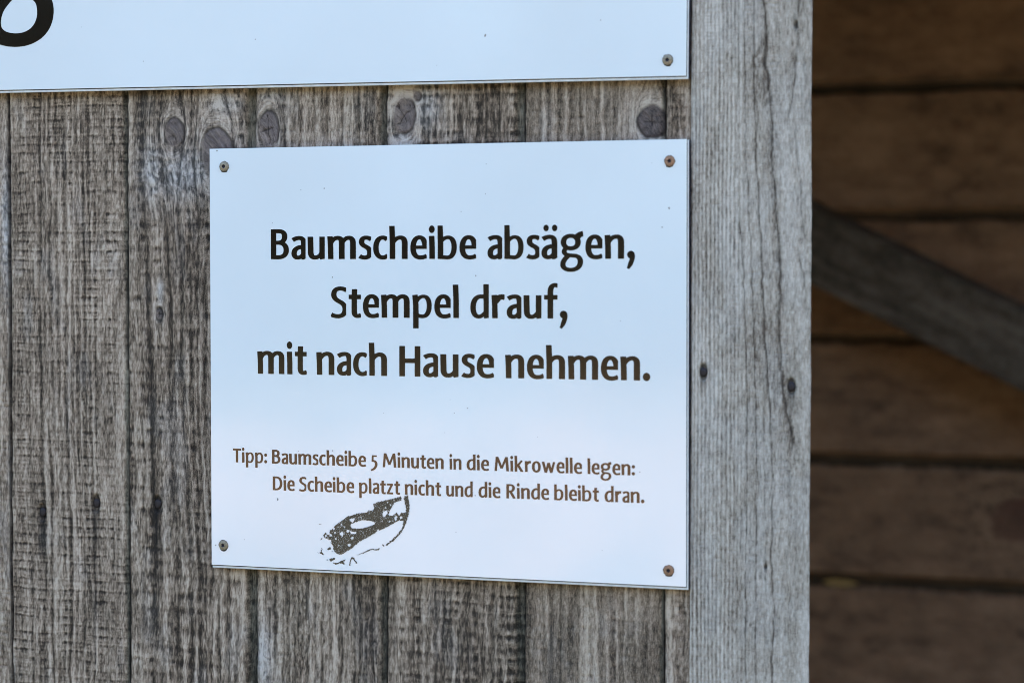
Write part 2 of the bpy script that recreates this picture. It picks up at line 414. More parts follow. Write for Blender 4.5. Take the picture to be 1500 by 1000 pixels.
# far edge of the wood across the yard, mirrored in the glossy signs
def woodland():
    rg = np.random.RandomState(12)
    v = []; f = []
    xc = -48.0
    while xc < 30:
        yc = -27-5*rg.rand(); hh = 6+5*rg.rand(); rw = 1.8+1.4*rg.rand()
        for k in range(330):
            d = rg.normal(size=3); d /= np.linalg.norm(d); r_ = rg.rand()**.4
            t_ = rg.rand()
            c = np.array([xc+d[0]*rw*r_*(1.1-.6*t_), yc+d[1]*rw*r_, .15+hh*t_])
            a = rg.normal(size=3)*.42; b = rg.normal(size=3)*.42; i = len(v)
            v += [c-a, c-b*.6, c+a, c+b*.6]; f.append((i, i+1, i+2, i+3))
        i = len(v)
        for k in range(6):
            an = k*math.pi/3
            v += [np.array([xc+.16*math.cos(an), yc+.16*math.sin(an), 0]), np.array([xc+.05*math.cos(an), yc+.05*math.sin(an), hh*.8])]
        for k in range(6):
            f.append((i+2*k, i+2*((k+1) % 6), i+2*((k+1) % 6)+1, i+2*k+1))
        xc += 1.3+1.5*rg.rand()
    m = flat_mat("dark_leaves", (.020, .026, .012), .8, .1, 0, .5, .8)
    tag(link_mesh("woodland", mesh_from("woodland", v, f), m), kind="stuff")

# ---------------------------------------------------------------- front plank wall
YW = 0.009                                              # face of the planks, behind the signs
HT = 2.2
ZS = stations(0.0, HT, Z0-.455, Z0+.11, .0008, .004)
wall = empty("plank_wall", (-.4, YW, 0), "weathered grey brown wall of vertical planks behind the two white signs", "wall")
def lx(px, py, x0, y=YW):                               # pixel -> millimetres in the plank's own frame
    p = at(px, py, y); return ((p[0]-x0)*MM, p[2]*MM)
def edge_x(px, y=YW): return at(px, 500, y)[0]
XE = [edge_x(v) for v in (16.3, 188.5, 376, 567.5, 769.5, 975.5)]

def nail_mesh(r):
    v = []; n = 14
    prof = [(0.0, .0000), (r*.6, .0001), (r*.92, .0004), (r, .0009), (r, .002)]
    v.append((0, -prof[0][1]*0, 0))
    for (rad, dy) in prof[1:]:
        for k in range(n):
            a = 2*math.pi*k/n; w = 1+.06*math.sin(3*a+1)
            v.append((rad*w*math.cos(a), dy, rad*w*math.sin(a)))
    f = [(0, 1+(k+1) % n, 1+k) for k in range(n)]
    for j in range(len(prof)-2):
        for k in range(n):
            a = 1+j*n+k; b = 1+j*n+(k+1) % n; f.append((a, b, b+n, a+n))
    return v, f
def nail_material():
    m, N, L, B = new_mat("dark_rusted_nail")
    n = N.new("ShaderNodeTexNoise"); n.inputs["Scale"].default_value = 900
    r = N.new("ShaderNodeValToRGB"); L.new(n.outputs["Fac"], r.inputs[0])
    r.color_ramp.elements[0].position = .35; r.color_ramp.elements[0].color = (.014, .009, .009, 1)
    r.color_ramp.elements[1].position = .7; r.color_ramp.elements[1].color = (.036, .025, .025, 1)
    L.new(r.outputs[0], B.inputs["Base Color"]); B.inputs["Roughness"].default_value = .6; B.inputs["Metallic"].default_value = .3
    return m
NAILM = nail_material()
def nail(parent, root, px, py, y, r=.0028, sink=.0010):
    p = at(px, py, y); v, f = nail_mesh(r)
    v = [(p[0]+a, y+sink+b, p[2]+c*1.25) for a, b, c in v]
    o = link_mesh("nail", mesh_from("nail", v, f, True), NAILM)
    o.parent = parent            # the plank itself sits at the world origin
    return o

def plank(x0, x1, P, zs=ZS, du=.0008, y=YW):
    return board("plank", wall, WOOD, (x0, y, 0), (1, 0, 0), (0, 0, 1), (0, -1, 0), x1-x0-.0014, zs, P, du)

# leftmost, partly outside the picture
w0 = .098
p0 = plank(XE[0]-w0, XE[0], dict(seed=11, base=.5, sil=.06, lip=0, saw=(5, .2, .02), moss=.1,
           silver_spots=[((-.0+w0)*MM-3, (at(6, 330)[2])*MM, 5, 45, .9)], knots=()))
x = XE[0]
p1 = plank(XE[0], XE[1], dict(seed=21, base=.50, fine=.26, mid=.34, broad=.16, saw=(6.6, .72, .004), sawh=.8, saww=.13, cols=(4.9, .36, 20, 72), late=(6.5, .30, .10), moss=.10, sil=-.05,
           wander=3, lip=2.2, lipd=3, kturn=0,
           dark_lines=[(33, .34, 1.0), (26, .2, .8), (48, .28, .9), (53, .3, .8), (58, .3, .8), (63, .26, .9)],
           pale_lines=[(21, .22, 1.2), (44, .2, 1.4), (51, .22, 1.0), (69, .2, 1.2), (12, .14, 1.6)],
           nails=[(*lx(61, 750, x), 3.4, 34), (*lx(140, 737, x), 3.4, 48)]))
n1 = nail(p1, wall, 61, 750, YW); n2 = nail(p1, wall, 140, 737, YW)
x = XE[1]
p2 = plank(XE[1], XE[2], dict(seed=34, low_dark=0.05, base=.46, fine=.36, mid=.34, saw=(10, .55, .02), saww=.2, cols=(6.2, .30, 34, 92), late=(7, .26, .10), blot=.2, lip=6.8, lipd=5, sil=.0, moss=.10,
           knots=[(*lx(255, 195, x), 8.2, 11, 'smooth'), (*lx(318, 222, x), 13, 17, 'smooth'), (*lx(233, 460, x), 2.6, 4, 'star')],
           silver_spots=[(*lx(270, 255, x), 24, 18, .95), (*lx(222, 250, x), 12, 22, .8), (*lx(330, 150, x), 16, 10, .6), (*lx(235, 430, x), 2.5, 10, .7)],
           dark_lines=[(20, .35, 1.8), (37, .3, 1.6), (47, .22, 1.2), (56, .2, 1.2)], pale_lines=[(30, .2, 1.6), (42, .24, .9), (52, .22, .8), (10, .14, 4), (84, .3, 2)],
           nails=[(*lx(230, 738, x), 3.4, 62)]))
n3 = nail(p2, wall, 230, 738, YW)
x = XE[2]
p3 = plank(XE[2], XE[3], dict(seed=45, low_dark=0.07, base=.44, fine=.36, mid=.26, saw=(8, .2, .02), cols=(5.0, .16, 10, 96), stripes=(4.2, .36), late=(5, .2, .08), lip=4.6, lipd=4.5, sil=.03, moss=.16,
           knots=[(*lx(393, 190, x), 8, 13, 'star')],
           pale_lines=[(36, .42, 1.5), (58, .40, .9), (68, .34, .9), (26, .26, 1.1), (80, .25, .6), (90, .2, .6), (8, .16, 4)],
           silver_spots=[(*lx(400, 135, x), 14, 10, .7), (*lx(385, 960, x), 8, 22, .8)]))
x = XE[3]
p4 = plank(XE[3], XE[4], dict(seed=57, low_dark=0.09, base=.45, fine=.34, mid=.30, saw=(7.2, .75, .01), saww=.24, cols=(5.6, .20, 26, 98), late=(8, .14, .08), lip=5.2, lipd=4.5, sil=-.03, moss=.15,
           knots=[(*lx(592, 170, x), 8.6, 13, 'star'), (*lx(611, 141, x), 3.0, 3.4, 'smooth')], kturn=2.0,
           dark_lines=[(23, .34, 1.4)], pale_lines=[(14, .3, 4), (30, .25, 3), (63, .14, .6), (50, .14, .6)],
           silver_spots=[(*lx(625, 155, x), 10, 16, .8), (*lx(590, 205, x), 14, 6, .7)]))
x = XE[4]
p5 = plank(XE[4], XE[5], dict(seed=68, low_dark=0.09, base=.42, fine=.13, mid=.14, broad=.22, saw=(7, .16, .01), cols=(7.5, .12, 8, 90), stripes=(6, .22), lip=2.4, lipd=3, sil=-.03, moss=.16, spk=.14,
           knots=[(*lx(955, 179, x), 10.2, 11.0, 'dark')], kturn=4.0,
           pale_lines=[(16, .46, 1.5), (32, .40, 2.2), (42, .24, .9), (46.5, .46, .8), (53, .30, .9), (60, .28, .9), (67, .30, 1.3), (73, .38, .8), (81, .24, .7)],
           dark_lines=[(27, .25, .6), (43, .2, .7)]))
x = XE[5]
p6 = plank(XE[5], XE[5]+.045, dict(seed=79, low_dark=0.06, base=.42, fine=.32, mid=.3, saw=(6, .2, .01), stripes=(3, .2), lip=0, moss=.12, sil=.02,
           pale_lines=[(6, .2, 1), (11, .24, .9)]))
# the same wall further to the left, outside the picture
xl = XE[0]-w0
ZC = stations(0.0, HT, Z0-.4, Z0+.1, .003, .006)
for k in range(9):
    wk = .094+.008*_h(k, 1, 7)
    plank(xl-wk, xl, dict(seed=101+k, base=.47, saw=(4+2*_h(k, 2, 3), .2+.35*_h(k, 3, 3), .01), late=(6, .2, .09), lip=3.5, lipd=4), ZC, .0025)
    xl -= wk

# ---------------------------------------------------------------- corner board
YP = 0.0035
XP0 = edge_x(1011.5, YP); XP1 = edge_x(1187.5, YP)
post = empty("corner_board", (XP0, YP, 0), "pale silver grey upright board with two nail heads beside the dark opening", "board")
def q(*pts): return [lx(px, py, XP0, YP) for px, py in pts]
C1 = q((1116, -40), (1117, 0), (1121, 20), (1123, 50), (1121, 75), (1120, 97), (1125, 110), (1126, 130), (1129, 160), (1131, 185), (1131, 250), (1135, 275), (1137, 307), (1140, 342), (1142, 375), (1143, 405), (1143, 435), (1140, 465), (1142, 500), (1144, 530), (1146, 562), (1149, 585), (1152, 605), (1160, 625), (1161, 655))
C2 = q((1104, -40), (1104, 50), (1105, 80), (1103, 100), (1104, 125), (1105, 150), (1107, 190), (1108, 250), (1111, 280), (1114, 337), (1116, 400), (1119, 462), (1120, 500), (1124, 535), (1126, 575), (1129, 612), (1131, 662), (1132, 725), (1131, 750), (1130, 787), (1129, 812), (1131, 850), (1133, 880), (1134, 925), (1131, 962), (1130, 1050))
C3 = q((1090, -40), (1090, 50), (1091, 150), (1093, 250), (1096, 280), (1097.5, 325), (1100, 362), (1101, 412), (1104, 475), (1106, 550), (1107.5, 600), (1109, 675), (1107.5, 737), (1107, 850), (1107, 1050))
C4 = q((1084, 320), (1086, 350), (1089.5, 400), (1091, 475), (1094, 550), (1094.5, 625), (1094, 750), (1092, 800), (1092, 1050))
C5 = q((1172, -20), (1168, 30), (1170, 57), (1166, 82), (1164, 112), (1161, 140), (1157, 162), (1152, 182))
C6 = q((1163, 175), (1166, 212), (1170, 250), (1172, 265), (1174, 300), (1177, 332), (1179, 350))
C7 = q((1170, 372), (1173, 390), (1179, 412), (1181, 450))
C8 = q((1080, -30), (1081, 60), (1081, 125), (1079, 150), (1081, 250))
C9 = q((1119, 560), (1120, 640), (1121, 740), (1122, 820), (1122, 1000))
pb = board("board", post, PALE, (XP0, YP, 0), (1, 0, 0), (0, 0, 1), (0, -1, 0), XP1-XP0, stations(0, HT, Z0-.455, Z0+.11, .0007, .004),
      dict(seed=91, base=.63, fine=.20, mid=.18, broad=.16, blot=.16, spk=.22, saw=(2.4, .06, .0), wander=2, jit=.3, comb=(2.6, .33, 26, 42), tick=.17, sil=.12, moss=.05,
           cracks=[(C1, .8, .6, 3.6), (C2, .55, .5, 1.2), (C3, .5, .45, 0), (C4, .5, .45, 0), (C5, .6, .45, 3.6), (C6, .6, .35, 3.4), (C7, .6, .4, 2.0), (C8, .35, .3, 0), (C9, .35, .3, 1.0)],
           nails=[(*lx(1030, 545, XP0, YP), 3.0, 10), (*lx(1159, 566, XP0, YP), 3.0, 12), (*lx(1166, 37, XP0, YP), 1.4, 4), (*lx(1121, 830, XP0, YP), 1.0, 3)],
           round=3.2, thick=.024, under=.014, amp=.5, edgew=.3, silk=.45, con=.74, off=.035, seam=.0, lift=.03), .0007)
n4 = nail(pb, post, 1030, 545, YP, .0026, .0003); n5 = nail(pb, post, 1159, 566, YP, .0026, .0003)

# ---------------------------------------------------------------- signs
def sign_material():
    m, N, L, B = new_mat("white_coated_sheet")
    tc = N.new("ShaderNodeTexCoord")
    n = N.new("ShaderNodeTexNoise"); n.inputs["Scale"].default_value = 420; n.inputs["Detail"].default_value = 2
    n2 = N.new("ShaderNodeTexNoise"); n2.inputs["Scale"].default_value = 7; n2.inputs["Detail"].default_value = 2
    for k in (n, n2): L.new(tc.outputs["Object"], k.inputs["Vector"])
    ad = N.new("ShaderNodeMath"); ad.operation = 'MULTIPLY_ADD'; ad.inputs[1].default_value = 14.0
    fn = N.new("ShaderNodeMath"); fn.operation = 'MULTIPLY'; fn.inputs[1].default_value = .45; L.new(n.outputs["Fac"], fn.inputs[0])
    L.new(n2.outputs["Fac"], ad.inputs[0]); L.new(fn.outputs[0], ad.inputs[2])
    bp = N.new("ShaderNodeBump"); bp.inputs["Strength"].default_value = .8; bp.inputs["Distance"].default_value = .00006
    L.new(ad.outputs[0], bp.inputs["Height"]); L.new(bp.outputs[0], B.inputs["Normal"])
    # faint grime and a few flecks
    v = N.new("ShaderNodeTexNoise"); v.inputs["Scale"].default_value = 5; v.inputs["Detail"].default_value = 6; L.new(tc.outputs["Object"], v.inputs["Vector"])
    r = N.new("ShaderNodeValToRGB"); L.new(v.outputs["Fac"], r.inputs[0])
    r.color_ramp.elements[0].position = .3; r.color_ramp.elements[0].color = (.74, .765, .755, 1)
    r.color_ramp.elements[1].position = .7; r.color_ramp.elements[1].color = (.795, .825, .82, 1)
    L.new(r.outputs[0], B.inputs["Base Color"])
    B.inputs["Roughness"].default_value = .10; B.inputs["Specular IOR Level"].default_value = 1.0
    return m
SIGNM = sign_material()
def flat_mat(name, col, rough, spec=.5, metal=0.0, var=.25, scale=600):
    m, N, L, B = new_mat(name)
    tc = N.new("ShaderNodeTexCoord"); n = N.new("ShaderNodeTexNoise"); n.inputs["Scale"].default_value = scale; n.inputs["Detail"].default_value = 3
    L.new(tc.outputs["Object"], n.inputs["Vector"])
    r = N.new("ShaderNodeValToRGB"); L.new(n.outputs["Fac"], r.inputs[0])
    r.color_ramp.elements[0].position = .3; r.color_ramp.elements[0].color = (*[c*(1-var) for c in col], 1)
    r.color_ramp.elements[1].position = .7; r.color_ramp.elements[1].color = (*[c*(1+var) for c in col], 1)
    L.new(r.outputs[0], B.inputs["Base Color"]); B.inputs["Roughness"].default_value = rough
    B.inputs["Specular IOR Level"].default_value = spec; B.inputs["Metallic"].default_value = metal
    return m
woodland()
INK = flat_mat("dark_brown_print", (.008, .004, .003), .12, .85, 0, .15)
STAMP = flat_mat("worn_stamp_ink", (.098, .072, .044), .5, .3, 0, .5, 1500)
CORE = flat_mat("dark_core", (.020, .020, .032), .6, .3)
RIM = flat_mat("pale_rim", (.62, .62, .60), .35, .5, 0, .12, 200)
BRASS = flat_mat("dull_zinc_screw", (.26, .215, .15), .42, .5, .55, .3, 1200)
RUST = flat_mat("rusty_screw", (.30, .165, .095), .55, .4, .35, .35, 1200)
DIRT = flat_mat("dark_dirt", (.06, .05, .04), .9, .2)

def rect_sheet(x0, x1, z0, z1, yf, yb, rot=0.0, piv=(0, 0), bev=0.0):
    """flat sheet, front at yf, back at yb, its front edge eased by bev"""
    ring = []
    for (dx, y) in ((bev, yf), (0, yf+bev), (0, yb)):
        ring.append([(x0+dx, y, z0+dx), (x1-dx, y, z0+dx), (x1-dx, y, z1-dx), (x0+dx, y, z1-dx)])
    v = [p for r_ in ring for p in r_]
    f = [(0, 1, 2, 3), (11, 10, 9, 8)]
    for j in range(2):
        for k in range(4):
            a = j*4+k; b = j*4+(k+1) % 4; f.append((a, a+4, b+4, b))
    c, s = math.cos(rot), math.sin(rot)
    v = [(piv[0]+(x_-piv[0])*c-(z_-piv[1])*s, y_, piv[1]+(x_-piv[0])*s+(z_-piv[1])*c) for x_, y_, z_ in v]
    return v, f

def screw_mesh():
    n = 20; v = []; f = []
    prof = [(.0036, .0012), (.0036, -.0002), (.0032, -.0009), (.0016, -.0012)]
    for (r_, y_) in prof:
        for k in range(n):
            a = 2*math.pi*k/n; v.append((r_*math.cos(a), y_, r_*math.sin(a)))
    for j in range(len(prof)-1):
        for k in range(n):
            a = j*n+k; b = j*n+(k+1) % n; f.append((a, b, b+n, a+n))
    base = len(v)                                       # six-lobed socket
    for k in range(n):
        a = 2*math.pi*k/n; r_ = .00125*(1+.22*math.cos(6*a)); v.append((r_*math.cos(a), -.0011, r_*math.sin(a)))
    for k in range(n):
        v.append((v[base+k][0]*.9, -.0002, v[base+k][2]*.9))
    o = 3*n
    for k in range(n):
        k2 = (k+1) % n
        f.append((o+k, o+k2, base+k2, base+k)); f.append((base+k, base+k2, base+n+k2, base+n+k))
    return v, f, [base+n+k for k in range(n)]
def screw(root, px, py, mat, y, label=None):
    p = at(px, py, y); v, f, sock = screw_mesh()
    f = f+[sock[::-1]]
    a = (px*7+py) % 1.0
    vv_ = [(p[0]+x_*math.cos(a)-z_*math.sin(a), y+y_, p[2]+x_*math.sin(a)+z_*math.cos(a)) for x_, y_, z_ in v]
    me = mesh_from("screw", vv_, f, False)
    o = link_mesh("screw", me, mat, root); me.materials.append(CORE)
    ns = 20*3
    for k, pg in enumerate(me.polygons):
        if k >= ns and (k == len(me.polygons)-1 or (k-ns) % 2): pg.material_index = 1
    if label: o["label"] = label
    # grime ring where water sits round the head
    n = 24; rv = []; rf = []
    for k in range(n):
        b = 2*math.pi*k/n; ro = .0036+.0004*_h(k, int(px), 3)+(.0005 if math.sin(b) < -.8 else 0)
        rv += [(p[0]+.0030*math.cos(b), y-.0001, p[2]+.0030*math.sin(b)), (p[0]+ro*math.cos(b), y-.0001, p[2]+ro*math.sin(b))]
    for k in range(n):
        a_, b_ = 2*k, 2*((k+1) % n); rf.append((a_, a_+1, b_+1, b_))
    r_ = link_mesh("grime_ring", mesh_from("grime_ring", rv, rf), DIRT)
    r_.parent = o
    return o

def build_sign(root, x0, x1, z0, z1, rot, piv):
    b = .0021                                            # pale rim that shows below and to the right of the face
    v, f = rect_sheet(x0, x1-b*.7, z0+b, z1, .0, .0008, rot, piv, .00015)
    face = link_mesh("panel", mesh_from("panel", v, f), SIGNM, root)
    v, f = rect_sheet(x0+.0003, x1-.0002-b*.45, z0+b*.78, z1-.0003, .00035, .0012, rot, piv)
    link_mesh("seam", mesh_from("seam", v, f), CORE, root)
    v, f = rect_sheet(x0+.0003, x1-.0003, z0, z1-.0003, .0008, .0016, rot, piv, .0003)
    link_mesh("rim", mesh_from("rim", v, f), RIM, root)
    v, f = rect_sheet(x0+.0006, x1, z0+.0006, z1-.0006, .0016, .0046, rot, piv)
    link_mesh("core", mesh_from("core", v, f), CORE, root)
    return face

